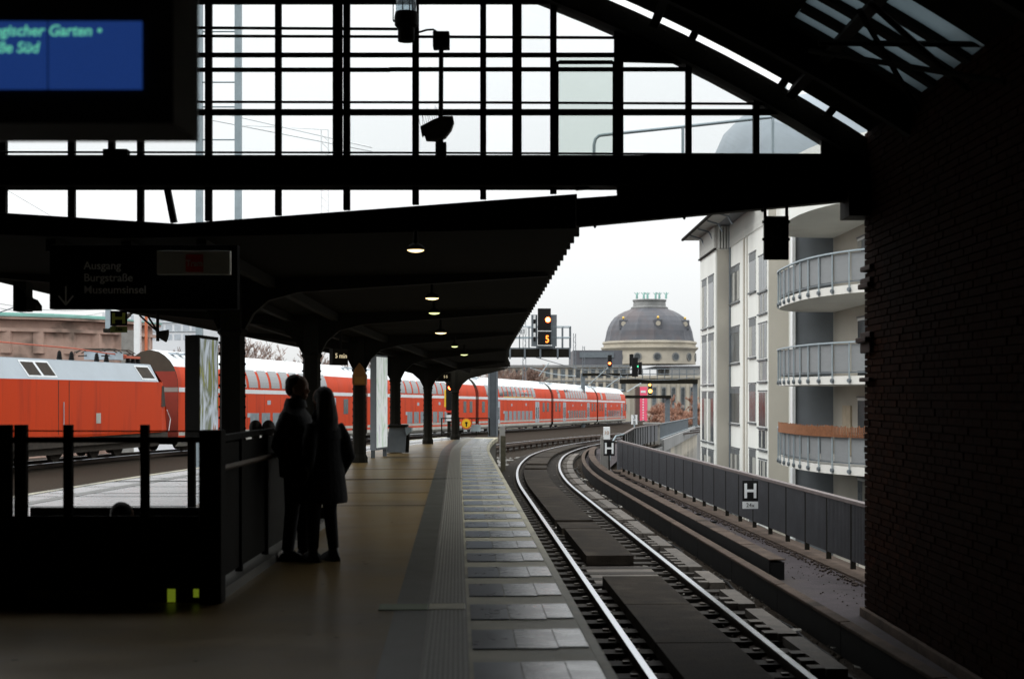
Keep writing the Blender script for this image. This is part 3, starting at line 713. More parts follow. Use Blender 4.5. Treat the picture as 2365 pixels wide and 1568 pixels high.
while y < SY1 - .1:
    P = arc(RR + .02, s0, s1, 8, y + .04); d = Vector((0, .36, 0)); mb = MB(); mb.strip(P, [p + d for p in P]); P2 = arc(RR + .026, s0, s1, 8, y + .04)
    mb.strip(P2, [p + d for p in P2]); mb.build('skylight_pane', gs, hall)
    P = arc(RR - .04, s0, s1, 8, y + .40); Q = arc(RR + .06, s0, s1, 8, y + .40); d = Vector((0, .14, 0)); mb = MB()
    mb.strip(P, Q); mb.strip(P, [p + d for p in P]); mb.strip([p+d for p in P], [p+d for p in Q]); mb.build('glazing_bar', steel_dark, hall)
    y += .52
for y in (14.6, 10.6, 6.6, 2.6, -1.4, -5.4):
    arch_band(RR - .30, RR - .02, y, .12, 'roof_rib', steel_dark, n=36)
for k in range(-7, 8):                                  # purlins
    a = math.radians(k * 5.0); MB().beam((AC.x + (RR-.08)*math.sin(a), YB, AC.z + (RR-.08)*math.cos(a)), (AC.x + (RR-.08)*math.sin(a), YE, AC.z + (RR-.08)*math.cos(a)), .1, .14, up=(math.sin(a), 0, math.cos(a))).build('purlin', steel_dark, hall)
# bright-edge spacer brackets between gable arch and roof edge
for a in (19.8, 22.9, 26.3, 29.6, 31.4, 33.4):
    r_ = math.radians(a); u = Vector((math.sin(r_), 0, math.cos(r_))); p = Vector((AC.x, 0, AC.z)) + u*(AR + .26)
    MB().beam(p + Vector((0, G, 0)), p + u*.07 + Vector((0, YE - .02, 0)), .09, .05, up=u).build('edge_bracket', steel_dark, hall)
# thin tie rods under the skylight
for a, b in (((1890, 100, 12.6), (2365, 104, 12.4)), ((1985, 25, 12.2), (2120, 255, 13.4)), ((1870, 118, 13.2), (2320, 190, 11.6)), ((2010, 8, 12.0), (2235, 208, 12.6))):
    MB().tube([at(*a), at(*b)], .028, 6).build('tie_rod', steel_dark, hall)
# side walls, rear wall
WX = 4.09
MB().box(WX + .03, WX + 1.0, -9, G, -1.0, 5.0).build('right_wall_core', mortar_m, hall)
MB().box(XL - .6, XL, -9, G, -1.0, 4.6).build('unseen_left_wall', brick_m, hall)  # unseen; carried on to the gable to keep side light out
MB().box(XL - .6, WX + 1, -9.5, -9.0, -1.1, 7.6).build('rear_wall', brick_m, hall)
# brickwork of the right wall: inner face and end face of the pier
BL, BH, BD = .25, .077, .03
wall = MB(); cnt = 0
b0 = MB().box(0, .03, -.118, .118, -.0325, .0325).build('brick', brick_m); b0.data.transform(Matrix.Translation(ORG[b0])); b0.parent = hall
b0.matrix_local = Matrix.Translation(Vector((WX, 16.36, .5)) - ORG[hall]); ORG[b0] = ORG[hall]
rg = random.Random(9); first = True
for r in range(int(5.6 / BH)):
    z = -.88 + r*BH; k = 0
    y = G - .12 - (.125 if r % 2 else 0)
    if r % 2: wall.box(WX, WX + .03, G - .12, G - .005, z - .0325, z + .0325)
    while y > 9.4:
        if abs(z - 1.05) < 1.45 and y > 14.5:
            m = Matrix.Translation(Vector((WX + rg.uniform(-.006, .006), y, z)) - ORG[hall]) @ Matrix.Rotation(rg.uniform(-.01, .01), 4, 'X')
            if cnt < 299: inst(b0, hall, m); cnt += 1
            else: wall.box(WX, WX + .03, y - .118, y + .118, z - .0325, z + .0325)
        else:
            dx = rg.uniform(-.005, .005); wall.box(WX + dx, WX + .03, y - .118, y + .118, z - .0325, z + .0325)
        y -= BL
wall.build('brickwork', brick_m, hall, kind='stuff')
# corbel mouldings that show at the pier edge, and the plinth
for z0, z1, d in ((3.02, 3.08, .05), (2.82, 2.88, .075), (2.88, 2.94, .05), (2.08, 2.2, .05), (2.2, 2.26, .10), (2.26, 2.32, .05), (1.75, 1.8, .06)):
    o = MB(); o.box(WX - d, WX + .2, G - .42, G + d*.4, z0, z1); o.build('corbel_course', mat('dark_moulded_brick', (0.032, 0.013, 0.008), .85, 0, .3, 8, .3), hall, bevel=.012)
MB().box(WX - .05, WX + .2, 9.4, G + .04, -.97, -.86).build('plinth', kerb_m, hall, bevel=.01)
MB().box(WX - .25, WX + .4, G - .3, G + .15, 3.64, 4.1).build('girder_bearing', steel_dark, hall)

# ================================================================== PLATFORM CANOPY
can = thing('platform_canopy', 'long dark platform canopy on iron columns curving away beyond the hall', 'canopy', (-3, 33, 0))
def cz(Y): return 3.56 - .0285 * (Y - 16.8)             # underside of the eaves
def reave(Y): return REF.off(tY(Y), -.37).x if Y > 18 else REF.off(tY(18), -.37).x + (18 - Y)*.06
def leave(Y): return lx(Y) - .12
def valley(Y): return -4.62 + (Y - 16.8)*.03 if Y < 30 else -4.22 + (Y-30)*.09
CE = 50.6
Y = 16.75
while Y < CE - .01:
    Yn = min(Y + .6, CE)
    z = cz(Y); zn = cz(Yn); xr, xl, xv = reave(Y), leave(Y), valley(Y)
    tr_, tl_, tv = z + .25, z + .10, z - .02                       # top heights: low valley, rising eaves
    mb = MB()
    prof = [(xl, z), (xv, z - .12), (xr, z), (xr, tr_), (xv, tv), (xl, tl_)]
    if Y < 17.3:                                        # front fascia rides up to the girder line
        prof = [(xl, z), (xv, z - .12), (xr, z), (gx(1335) , gz(441)), (gx(400), gz(511)), (gx(0), gz(486)), (gx(-420), gz(468))]
    mb.prism([(x, Y, zz) for x, zz in prof], (0, Yn - Y, -.017))
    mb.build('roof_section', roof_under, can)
    if Y > 17.3:                                        # projecting rafter end gives the toothed eaves
        MB().box(xr - .3, xr + .075, Y + .02, Y + .17, z - .0, z + .15).build('rafter_end', steel_dark, can)
    Y = Yn
# gutter along the left eaves
pts = [Vector((leave(y) - .02, y, cz(y) + .02)) for y in range(17, 51, 2)]
MB().tube(pts, .06, 8).build('left_gutter', steel_dark, can)
COL = [(537, 21.3, .40), (720, 27.5, .36), (830, 33.7, .32), (913, 40.0, .31), (988, 46.5, .29), (1051, 51.2, .28)]
for i, (px, Y, w) in enumerate(COL):
    X = at(px, 0, Y).x; z = cz(Y) if Y < CE else cz(CE)
    mb = MB(); mb.lathe((X, Y, 0), [(w*.62, 0), (w*.62, .12), (w*.5, .2), (w*.47, z - .95), (w*.58, z - .9), (w*.5, z - .84), (w*.5, z - .05)], 8)
    mb.build('column', steel_dark, can)
    mb = MB()
    for k in range(int((z - 1.0) / .16)):
        for sx_ in (-1, 1): mb.ball((X + sx_*w*.47, Y - .02, .3 + k*.16), .02, .02, .02, 6, 4)
    mb.build('column_rivets', steel_dark, can, kind='stuff')
    xr, xl = reave(min(Y, CE)) - .05, leave(Y) + .1
    h = w/2
    R_ = [(X + h, z - .85), (X + h + .12, z - .62), (X + h + .35, z - .42), (X + h + .8, z - .30), (xr, z - .06), (xr, z - .02), (X, z - .02)]
    L_ = [(X, z - .02), (xl, z - .02), (xl, z - .06), (X - h - .8, z - .30), (X - h - .35, z - .42), (X - h - .12, z - .62), (X - h, z - .85)]
    MB().prism([(a, Y - .09, b) for a, b in R_ + L_], (0, .18, 0)).build('bracket_arm', steel_dark, can)
for xo in (-.9, 0, .9):
    pts = [Vector((valley(y) + xo, y, cz(y) - .16)) for y in range(17, 51, 3)]
    mb = MB()
    for a, b in zip(pts, pts[1:]): mb.beam(a, b, .12, .16)
    mb.build('longitudinal_beam', steel_dark, can)
for k in range(3):                                      # knee braces at the open end
    MB().beam(at(1062, 862 - 3*k, 51.2), at(1140, 828 - 2*k, 51.2 + .2*k), .10, .12).build('end_brace', steel_dark, can)

# lamps under the canopy
lens_m = mat('lit_lamp_lens', (1, .9, .7), .4, emit=(1.0, 0.72, 0.34), estr=2.2)
lens_g = mat('lit_greenish_lamp_lens', (.9, 1, .6), .4, emit=(0.80, 0.90, 0.36), estr=1.3)
LAMPS = [(960, 578, 16.2, .10, lens_m, 'nearest and largest round canopy lamp, glowing warm white'), (998, 689, 21.6, .105, lens_m, 'second round warm lamp under the canopy, above the greenish lamp'),
         (1003, 723, 24.2, .10, lens_g, 'greenish round lamp just below two warm lamps under the canopy'), (1018, 769, 28.8, .12, lens_m, 'warm oval lamp in the middle of the far canopy lamps'),
         (1050, 800, 33.2, .08, lens_g, 'small tilted lamp near the far canopy end'), (1072, 819, 36.6, .10, lens_g, 'last lamp beside the canopy end, pale yellow')]
for x, y, Z, r, m, lb in LAMPS:
    p = at(x, y, Z); t_ = thing('canopy_lamp', lb, 'lamp', p, 'round lamps under the platform canopy')
    MB().lathe(p, [(r*.98, .0), (r*.8, -.012), (r*.45, -.022), (.01, -.026)][::-1], 20).build('lens', m, t_, smooth=True)
    MB().lathe(p, [(r*1.02, .0), (r*1.02, .03), (r*.7, .06), (.03, .08), (.02, max(.1, cz(Z) - .1 - p.z))], 20).build('housing', steel_dark, t_, smooth=True)

# ================================================================== STAIR RAILING
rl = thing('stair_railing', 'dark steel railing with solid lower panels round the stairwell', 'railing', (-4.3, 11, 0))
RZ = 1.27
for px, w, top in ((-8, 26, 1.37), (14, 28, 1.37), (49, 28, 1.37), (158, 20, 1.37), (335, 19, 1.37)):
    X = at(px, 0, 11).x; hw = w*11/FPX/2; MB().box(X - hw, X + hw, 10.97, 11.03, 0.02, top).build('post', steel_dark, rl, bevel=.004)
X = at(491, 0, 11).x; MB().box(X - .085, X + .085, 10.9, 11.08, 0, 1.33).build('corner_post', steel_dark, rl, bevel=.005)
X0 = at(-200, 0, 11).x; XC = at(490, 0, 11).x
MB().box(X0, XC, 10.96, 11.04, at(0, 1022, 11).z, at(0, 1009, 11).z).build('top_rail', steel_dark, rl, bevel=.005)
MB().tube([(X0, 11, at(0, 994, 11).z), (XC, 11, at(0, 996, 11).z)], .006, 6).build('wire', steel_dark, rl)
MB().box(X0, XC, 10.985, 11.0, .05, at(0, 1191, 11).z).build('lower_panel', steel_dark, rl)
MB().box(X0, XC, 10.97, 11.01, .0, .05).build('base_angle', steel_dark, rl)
for a, b, c, d, nm in ((386, 404, 1360, 1390, 'yellow_marker'), (446, 463, 1360, 1379, 'yellow_marker')):
    MB().box(at(a,0,10.95).x, at(b,0,10.95).x, 10.955, 10.967, at(0,d,10.95).z, at(0,c,10.95).z).build(nm, mat('faint_glow_yellow', (.62, .80, .06), .5, emit=(.6, .8, .05), estr=.10), rl)  # markers are no lamps; a faint glow is put into their colour
MB().box(at(60,0,10.95).x, at(240,0,10.95).x, 10.955, 10.967, at(0,1384,10.95).z, at(0,1363,10.95).z).build('faded_marker', mat('dull_yellow_green', (.10, .115, .02), .6), rl)
SX = -2.36
for i, y in enumerate((12.3, 13.6, 14.9, 16.2)):
    MB().box(SX - .03, SX + .03, y - .03, y + .03, 0, 1.24).build('post', steel_dark, rl, bevel=.004)
MB().beam((SX, 11.0, 1.25), (SX, 16.2, 1.25), .07, .05).build('side_top_rail', steel_dark, rl)
MB().tube([(SX + .07, 11.2, 1.02), (SX + .07, 16.2, 1.02)], .025, 8).build('handrail', mat('worn_brass_handrail', (.07, .04, .015), .5, .3), rl, smooth=True)
for a, b in ((11.08, 12.27), (12.33, 13.57), (13.63, 14.87), (14.93, 16.17)):
    MB().box(SX - .008, SX + .008, a, b, .12, 1.2).build('side_panel', steel_dark, rl)
MB().beam((SX + .02, 11.0, .04), (SX + .02, 17.5, .04), .16, .08).build('kerb_plate', mat('worn_kerb_plate', (.13, .125, .11), .5, .3), rl)
MB().box(-6.2, HX1, 18.3, 18.36, 0, .15).build('rear_kerb', steel_dark, rl)

# ================================================================== SIGNS, SCREEN, CAMERA, LANTERN
sg_pale = mat('sign_pale_lettering', (0.95, 0.95, 0.86), .6)
sg_face = mat('dark_blue_black_sign', (0.008, 0.008, 0.009), .8, 0, .1, spec=.05)
s = thing('exit_sign', 'dark hanging exit sign reading Ausgang Burgstraße Museumsinsel with a down arrow', 'sign', at(325, 645, 15))
a, b = at(114, 714, 15), at(548, 566, 15)
MB().box(a.x, b.x, 15.0, 15.14, a.z, b.z).build('board', sg_face, s, bevel=.006)
for x in (180, 470): p = at(x, 566, 15.07); MB().tube([p - Vector((0, 0, .03)), p + Vector((0, 1.5, .06))], .012, 6).build('bracket', black_m, s)
for i, w_ in enumerate(('Ausgang', 'Burgstraße', 'Museumsinsel')):
    text(w_, .118, at(193, 622 + 27.8*i, 14.985), sg_pale, s, bold=.0012)
p = at(152, 704, 14.99); k_ = 15/FPX
ar = MB(); ar.beam(p + Vector((0, 0, 5*k_)), p + Vector((0, 0, 43*k_)), .017, .006, up=(0, 1, 0)); ar.beam(p, p + Vector((-17*k_, 0, 21*k_)), .017, .006, up=(0, 1, 0)); ar.beam(p, p + Vector((17*k_, 0, 21*k_)), .017, .006, up=(0, 1, 0))
ar.build('down_arrow', sg_pale, s)
s = thing('tram_sign', 'grey hanging panel with a small red square reading Tram', 'sign', at(446, 606, 14.7))
a, b = at(362, 634, 14.7), at(531, 579, 14.7)
MB().box(a.x, b.x, 14.7, 14.78, a.z, b.z).build('panel', mat('grey_sign_panel', (.78, .77, .68), .6), s, bevel=.005)
a, b = at(429, 628, 14.69), at(469, 588, 14.69)
MB().box(a.x, b.x, 14.688, 14.696, a.z, b.z).build('red_square', mat('tram_red', (.9, .06, .03), .6), s)
text('Tram', .092, at(449, 615, 14.68), mat('tram_letter', (.95, .7, .6), .6), s, align='CENTER', sx=.85, bold=.002)
for x in (380, 515): p = at(x, 590, 14.74); MB().tube([p, p + Vector((0, .28, 0))], .012, 6).build('bracket', steel_dark, s)

Zs = 5.4
s = thing('departure_screen', 'large blue departure display hanging at the upper left corner', 'display', at(100, 150, Zs))
A1, B1 = at(-700, 286, Zs), at(400, -260, Zs)          # front face
A2, B2 = at(-760, 326, Zs + .22), at(456, -300, Zs + .22)
mb = MB(); blk = mat('screen_casing', (.02, .019, .016), .5); gr = mat('screen_lit_bevel', (.85, .84, .76), .6)
f = [(A1.x, Zs, A1.z), (B1.x, Zs, A1.z), (B1.x, Zs, B1.z), (A1.x, Zs, B1.z)]; k2 = Zs + .22
g_ = [(A2.x, k2, A2.z), (B2.x, k2, A2.z), (B2.x, k2, B2.z), (A2.x, k2, B2.z)]; h_ = [(x, k2 + .02, z) for x, y, z in g_]
mb.add(f + g_ + h_, [(0, 1, 2, 3), (0, 4, 5, 1), (2, 6, 7, 3), (3, 7, 4, 0), (8, 9, 10, 11), (4, 8, 9, 5), (5, 9, 10, 6), (6, 10, 11, 7), (7, 11, 8, 4)], blk)
mb.add([f[1], g_[1], g_[2], f[2]], [(0, 1, 2, 3)], gr); mb.build('casing', blk, s)  # right bevel painted pale for light falling on it from outside
scr = mat('blue_screen', (.01, .03, .12), .3, emit=(0.008, 0.028, 0.13), estr=.8)
a, b = at(-560, 206, Zs - .012), at(107, 50, Zs - .012); MB().box(a.x, b.x, Zs - .014, Zs - .002, a.z, b.z).build('screen_left_half', scr, s)
a, b = at(112, 206, Zs - .012), at(327, 50, Zs - .012); MB().box(a.x, b.x, Zs - .014, Zs - .002, a.z, b.z).build('screen_right_half', scr, s)
lt = mat('cyan_screen_text', (.2, .6, .5), .4, emit=(0.10, 0.42, 0.28), estr=.8)
text('Zoologischer Garten •', .0575, at(234, 83, Zs - .02), lt, s, align='RIGHT', bold=.0007, shear=.18, sx=1.0)
text('Friedrichstraße Süd', .0575, at(89, 122, Zs - .02), lt, s, align='RIGHT', bold=.0007, shear=.18, sx=1.0)
for x in (-300, 330): p = at(x, -300, Zs + .3); MB().tube([p, p + Vector((0, 0, 3))], .03, 8).build('hanger', steel_dark, s)
p = at(265, 326, Zs + .35); 
s = thing('fastening_clamp', 'small dark clamp fixed on the girder under the blue display', 'clamp', at(270, 345, 16.2))
MB().box(gx(247), gx(303), G - .18, G - .04, gz(366), gz(350)).build('clamp_body', steel_dark, s, bevel=.01); MB().box(gx(258), gx(272), G - .16, G - .08, gz(350), gz(322)).build('clamp_bolt', steel_dark, s)
s = thing('cctv_camera', 'security camera with bird spikes hanging from a pole in the gable glazing', 'camera', at(1015, 290, 16.1))
Zc = 16.15
k_ = Zc / FPX
MB().tube([at(1019, 110, Zc), at(1018, 272, Zc)], 5.5*k_, 8).build('pole', steel_dark, s)
MB().box(at(1000,0,Zc).x, at(1038,0,Zc).x, Zc - .06, Zc + .12, at(0,112,Zc).z, at(0,75,Zc).z).build('junction_box', steel_dark, s, bevel=.01)
MB().tube([at(965, 76, Zc), at(985, 70, Zc), at(1000, 69, Zc), at(1015, 78, Zc)], 2.5*k_, 8).build('cable', steel_dark, s, smooth=True)
MB().prism([at(970, 292, Zc - .07), at(1000, 276, Zc - .07), at(1022, 268, Zc - .07), at(1046, 268, Zc - .07), at(1048, 280, Zc - .07), at(1042, 298, Zc - .07), at(1028, 316, Zc - .07), at(1010, 323, Zc - .07), at(983, 322, Zc - .07), at(978, 308, Zc - .07), at(974, 314, Zc - .07)], (0, .16, 0)).build('camera_body', mat('dirty_camera_housing', (.10, .09, .075), .7, 0, .3, 20), s, bevel=.008)
MB().box(at(1006,0,Zc).x, at(1031,0,Zc).x, Zc - .05, Zc + .05, at(0,368,Zc).z, at(0,330,Zc).z).build('foot', steel_dark, s, bevel=.004)
MB().tube([at(1018, 316, Zc), at(1018, 335, Zc)], 6*k_, 8).build('neck', steel_dark, s)
rg = random.Random(2)
for i in range(13):
    x = 972 + i*4.6; y = 292 - (x - 970)*.45; MB().tube([at(x, y + 2, Zc), at(x - rg.uniform(1, 9), y - rg.uniform(22, 32), Zc + rg.uniform(-.05, .05))], .0022, 4).build('bird_spike', steel_dark, s)
s = thing('hanging_lantern', 'dark cylindrical lantern with glass top hanging at the upper edge of the gable', 'lantern', at(938, 50, 16.1))
p = at(938, 0, Zc); zf = lambda y: at(0, y, Zc).z
MB().lathe((p.x, Zc, 0), [(.05, zf(97)), (.095, zf(96)), (.095, zf(66)), (.13, zf(60)), (.135, zf(42)), (.125, zf(30)), (.05, zf(28))], 20).build('lamp_body', steel_dark, s, smooth=True)
MB().lathe((p.x, Zc, 0), [(.118, zf(28)), (.118, zf(-40))], 20).build('glass_cylinder', glass('lantern_glass', (.72, .80, .84), .7), s, smooth=True)
for dx in (-8, 8, 14): MB().tube([at(938 + dx, 28, Zc), at(938 + dx, -40, Zc)], .008, 6).build('guide_rod', steel_dark, s)
MB().tube([at(908, 49, Zc), at(922, 49, Zc)], .014, 8).build('side_knob', steel_dark, s); MB().tube([at(908, 48, Zc), at(908, 8, Zc), at(912, -20, Zc)], .007, 6).build('side_rod', steel_dark, s)
s = thing('hanging_stop_sign_box', 'dark rectangular signal board hanging from the apron in front of the apartment house', 'sign', at(1792, 540, 16.3))
Zh = 16.25
MB().box(at(1764,0,Zh).x, at(1821,0,Zh).x, Zh - .03, Zh + .03, at(0,600,Zh).z, at(0,500,Zh).z).build('board', black_m, s, bevel=.004)
for x in (1767, 1817): MB().box(at(x-3,0,Zh).x, at(x+3,0,Zh).x, Zh - .02, Zh + .02, at(0,500,Zh).z, at(0,465,Zh).z).build('hanger', steel_dark, s)
hm = mat('faint_letter', (.035, .034, .03), .6)
for x in (1781, 1803): MB().box(at(x-3,0,Zh).x, at(x+3,0,Zh).x, Zh - .036, Zh - .031, at(0,574,Zh).z, at(0,528,Zh).z).build('letter_bar', hm, s)
MB().box(at(1784,0,Zh).x, at(1800,0,Zh).x, Zh - .036, Zh - .031, at(0,554,Zh).z, at(0,548,Zh).z).build('letter_bar', hm, s)
for (x, y) in ((1763, 513), (1822, 513), (1763, 553), (1822, 553)): MB().box(at(x-2,0,Zh).x, at(x+2,0,Zh).x, Zh - .02, Zh + .02, at(0,y+3,Zh).z, at(0,y-3,Zh).z).build('lug', steel_dark, s)
def hboard(x, y, w, h, Z, lb, tab=None, postz=None, letter=white_m):
    s = thing('stop_position_board', lb, 'sign', at(x, y + h/2, Z)); s['group'] = 'H stop boards along the tracks'
    a, b = at(x - w/2, y + h/2, Z), at(x + w/2, y - h/2, Z)
    MB().box(a.x, b.x, Z, Z + .02, a.z, b.z).build('board', black_m, s, bevel=.003)
    u = w*.30; ww = w*.085
    for sx_ in (-1, 1):
        MB().box(at(x + sx_*u - ww,0,Z).x, at(x + sx_*u + ww,0,Z).x, Z - .006, Z - .001, at(0,y + h*.36,Z).z, at(0,y - h*.36,Z).z).build('letter_stem', letter, s)
    MB().box(at(x - u + ww,0,Z).x, at(x + u - ww,0,Z).x, Z - .0055, Z - .001, at(0,y + ww,Z).z, at(0,y - ww,Z).z).build('letter_bar', letter, s)
    if tab:
        MB().box(a.x, b.x, Z, Z + .02, at(0, y + h/2 + tab[0], Z).z, at(0, y + h/2 + 2, Z).z).build('number_plate', tab[1], s)
        text('24x', tab[0]*Z/FPX*.72, at(x, y + h/2 + tab[0] - 4, Z - .004), black_m, s, align='CENTER', name='number_lettering')
    if postz is not None: q = at(x, y, Z); MB().tube([(q.x, Z + .03, postz), (q.x, Z + .03, b.z)], .025, 8).build('post', steel_dark, s)
    return s
hboard(1733, 1133, 36, 47, 26.2, 'black board with a white H and a 24x plate on the parapet fence', (18, white_m), None)
hboard(1407, 1035, 26, 35, 44.5, 'black board with a white H and no plate, at the parapet fence end', None, -.95)
ygm = mat('yellow_green_letter', (.42, .46, .06), .6)
hboard(274, 735, 39, 34, 22.5, 'black board with yellow green letter hanging from the left eaves', (16, mat('yellow_green_plate', (.24, .28, .06), .6)), None, ygm)

# ------------------------------------------------------------------ poster stands, bin, SOS box, platform displays
def poster_mat(name, cols):
    m = bpy.data.materials.new(name); m.use_nodes = True; n, l = m.node_tree.nodes, m.node_tree.links; b = n['Principled BSDF']
    t_ = n.new('ShaderNodeTexCoord'); mp = n.new('ShaderNodeMapping'); mp.inputs['Scale'].default_value = (2.6, 2.6, .8); l.new(t_.outputs['Object'], mp.inputs[0])
    no = n.new('ShaderNodeTexNoise'); no.inputs['Scale'].default_value = 1.6; no.inputs['Detail'].default_value = 3; no.inputs['Distortion'].default_value = 1.2; l.new(mp.outputs[0], no.inputs['Vector'])
    r = n.new('ShaderNodeValToRGB'); l.new(no.outputs[0], r.inputs[0]); e = r.color_ramp.elements
    e[0].position = .25; e[0].color = (*cols[0], 1); e[1].position = .75; e[1].color = (*cols[-1], 1)
    for i, c in enumerate(cols[1:-1]): q_ = e.new(.25 + .5*(i+1)/(len(cols)-1)); q_.color = (*c, 1)
    l.new(r.outputs[0], b.inputs['Base Color']); b.inputs['Roughness'].default_value = .25
    l.new(r.outputs[0], b.inputs['Emission Color']); b.inputs['Emission Strength'].default_value = .55
    return m
def stand(name, lb, P0, P1, P2, z0, z1, pm, foot, fm=steel_dark):   # P0-P1 dark side, P1-P2 poster face
    s = thing(name, lb, 'poster stand', (P1.x, P1.y, 0))
    P0, P1, P2 = [Vector((p.x, p.y, 0)) for p in (P0, P1, P2)]; P3 = P0 + (P2 - P1)
    MB().prism([p + Vector((0, 0, z0)) for p in (P0, P1, P2, P3)], (0, 0, z1 - z0)).build('case', fm, s)
    nrm = (P1 - P0).normalized(); d = (P2 - P1); o_ = Vector((d.y, -d.x, 0)).normalized() * .006
    a, b = P1 + d*.04 + o_, P1 + d*.97 + o_
    MB().add([(a.x, a.y, z0 + .06), (b.x, b.y, z0 + .06), (b.x, b.y, z1 - .05), (a.x, a.y, z1 - .05)], [(0, 1, 2, 3)]).build('poster', pm, s)
    for q_ in (P0.lerp(P1, .5), P0.lerp(P1, .5) + d):
        MB().box(q_.x - .05, q_.x + .05, q_.y - .05, q_.y + .05, foot, z0).build('leg', fm, s)
    return s
pm1 = poster_mat('poster_picture_warm', [(.03, .035, .02), (.22, .23, .03), (.13, .15, .10), (.36, .40, .44), (.48, .54, .60), (.26, .13, .08)])
pm2 = poster_mat('poster_picture_cool', [(.10, .16, .28), (.36, .46, .36), (.52, .55, .55), (.55, .58, .56), (.30, .26, .40)])
stand('poster_stand', 'dark lit poster stand with a colourful blurred poster left of the first canopy column', at(427, 0, 20.2), at(459, 0, 20.0), at(504, 0, 20.9), at(0, 1012, 20).z, at(0, 773, 20).z, pm1, 0)
st2 = stand('poster_stand', 'tall thin poster stand with a pale poster beside the rubbish bin', at(855, 0, 36.2), at(868, 0, 36.0), at(895, 0, 37.0), at(0, 1040, 36).z, at(0, 819, 36).z, pm2, 0, steel_grey)
s = thing('rubbish_bin', 'dark grey square bin with slanted lid beside the pale poster stand', 'bin', at(915, 1045, 39))
MB().prism([at(891, 1045, 38.8), at(935, 1045, 38.8), at(938, 985, 38.8), at(899, 985, 38.8)], (0, .5, 0)).build('body', steel_grey, s, bevel=.01)
MB().prism([at(935, 985, 38.7), at(950, 989, 38.7), at(950, 996, 38.7), at(938, 1006, 38.7)], (0, .5, 0)).build('lid_flap', steel_light, s, bevel=.006)
MB().box(at(897,0,38.8).x, at(940,0,38.8).x, 38.7, 39.4, at(0,987,38.8).z, at(0,981,38.8).z).build('rim', steel_dark, s)
MB().prism([at(936, 1045, 39), at(943, 1045, 39), at(945, 996, 39), at(939, 996, 39)], (0, .3, 0)).build('ash_tray_post', steel_dark, s)
s = thing('emergency_call_box', 'orange brown emergency call box with pointed top on the third column', 'call box', at(829, 890, 33.3))
MB().prism([at(814, 889, 33.3), at(845, 889, 33.3), at(846, 868, 33.3), at(838, 850, 33.3), at(829, 838, 33.3), at(820, 850, 33.3), at(813, 868, 33.3)], (0, .25, 0)).build('casing', mat('dim_orange_casing', (.30, .13, .03), .6, 0, .2, 3), s, bevel=.01)
MB().box(at(818,0,33.2).x, at(841,0,33.2).x, 33.27, 33.3, at(0,886,33.2).z, at(0,870,33.2).z).build('panel', mat('orange_panel', (.40, .19, .04), .5), s)
lit_t = mat('amber_display_letters', (.6, .5, .3), .5, emit=(.75, .62, .38), estr=.7)
for x, y, w, h, Z, tx, lb in ((784, 824, 32, 37, 30, '5 min', 'small hanging platform display with amber text above the woman'), (1026, 871, 28, 20, 47, 'S 5', 'smaller hanging platform display beside the fifth column')):
    s = thing('platform_display', lb, 'display', at(x, y, Z), 'hanging platform displays'); a, b = at(x - w/2, y + h/2, Z), at(x + w/2, y - h/2, Z)
    MB().prism([(a.x, Z, a.z), (b.x, Z + .3, a.z), (b.x, Z + .3, b.z), (a.x, Z, b.z)], (-.1, .25, 0)).build('casing', steel_dark, s)
    c_ = at(x + w*.12, y + h*.08, Z - .02); text(tx, h*Z/FPX*.42, c_, lit_t, s, align='CENTER', rot=(math.radians(90), 0, math.atan2(.3, b.x - a.x)))
    MB().tube([((a.x+b.x)/2, Z + .2, b.z - .02), ((a.x+b.x)/2, Z + .2, b.z + .5)], .03, 6).build('hanger', steel_dark, s)
# clutter on the track bed and platform
mb = MB(); rg = random.Random(31)
for i in range(140):
    y = rg.uniform(10, 48); d = rg.choice([rg.uniform(-.7, -.15), rg.uniform(.1, .25), rg.uniform(1.02, 1.3), rg.uniform(1.95, 2.25)]); p = REF.off(tY(y), d, -1.10)
    a = rg.uniform(0, 6.28); s_ = rg.uniform(.02, .06); u = Vector((math.cos(a), math.sin(a), rg.uniform(-.2, .2)))*s_; v = Vector((-math.sin(a), math.cos(a), rg.uniform(-.3, .3)))*s_*.6
    mb.add([p - u - v, p + u - v, p + u + v, p - u + v, p - u*.8 - v + Vector((0, 0, .01)), p + u - v*.7 + Vector((0, 0, .015)), p + u + v + Vector((0, 0, .01)), p - u + v + Vector((0, 0, .02))], [(0,1,2,3),(4,5,6,7),(0,1,5,4),(1,2,6,5),(2,3,7,6),(3,0,4,7)])
mb.build('track_litter', mat('paper_litter', (.42, .40, .36), .9, 0, .5, 4), kind='stuff')
pts = [REF.off(tY(y), 2.08 + .05*math.sin(y*1.3) + .03*math.sin(y*3.1), -1.12 + .01*math.sin(y*2)) for y in [9 + .5*i for i in range(90)]]
MB().tube(pts, .018, 6).build('trackside_cable', black_m, label='thin black cable lying loose along the foot of the trackside kerb', cat='cable', smooth=True)
mb = MB()
for i in range(230):
    y = rg.uniform(6, 34); x = rg.uniform(lx(y) + 1, REF.off(tY(y), -2.3).x)
    if HX0 - .1 < x < HX1 + .1 and HY0 - .1 < y < HY1 + .1: continue
    r_ = rg.uniform(.008, .024); n_ = 7; c_ = [(x + r_*rg.uniform(.7, 1.2)*math.cos(2*math.pi*k/n_), y + r_*rg.uniform(.7, 1.2)*math.sin(2*math.pi*k/n_), .0025) for k in range(n_)]
    mb.add(c_, [tuple(range(n_))])
mb.build('gum_spots', mat('old_gum', (.09, .075, .05), .7), kind='stuff')
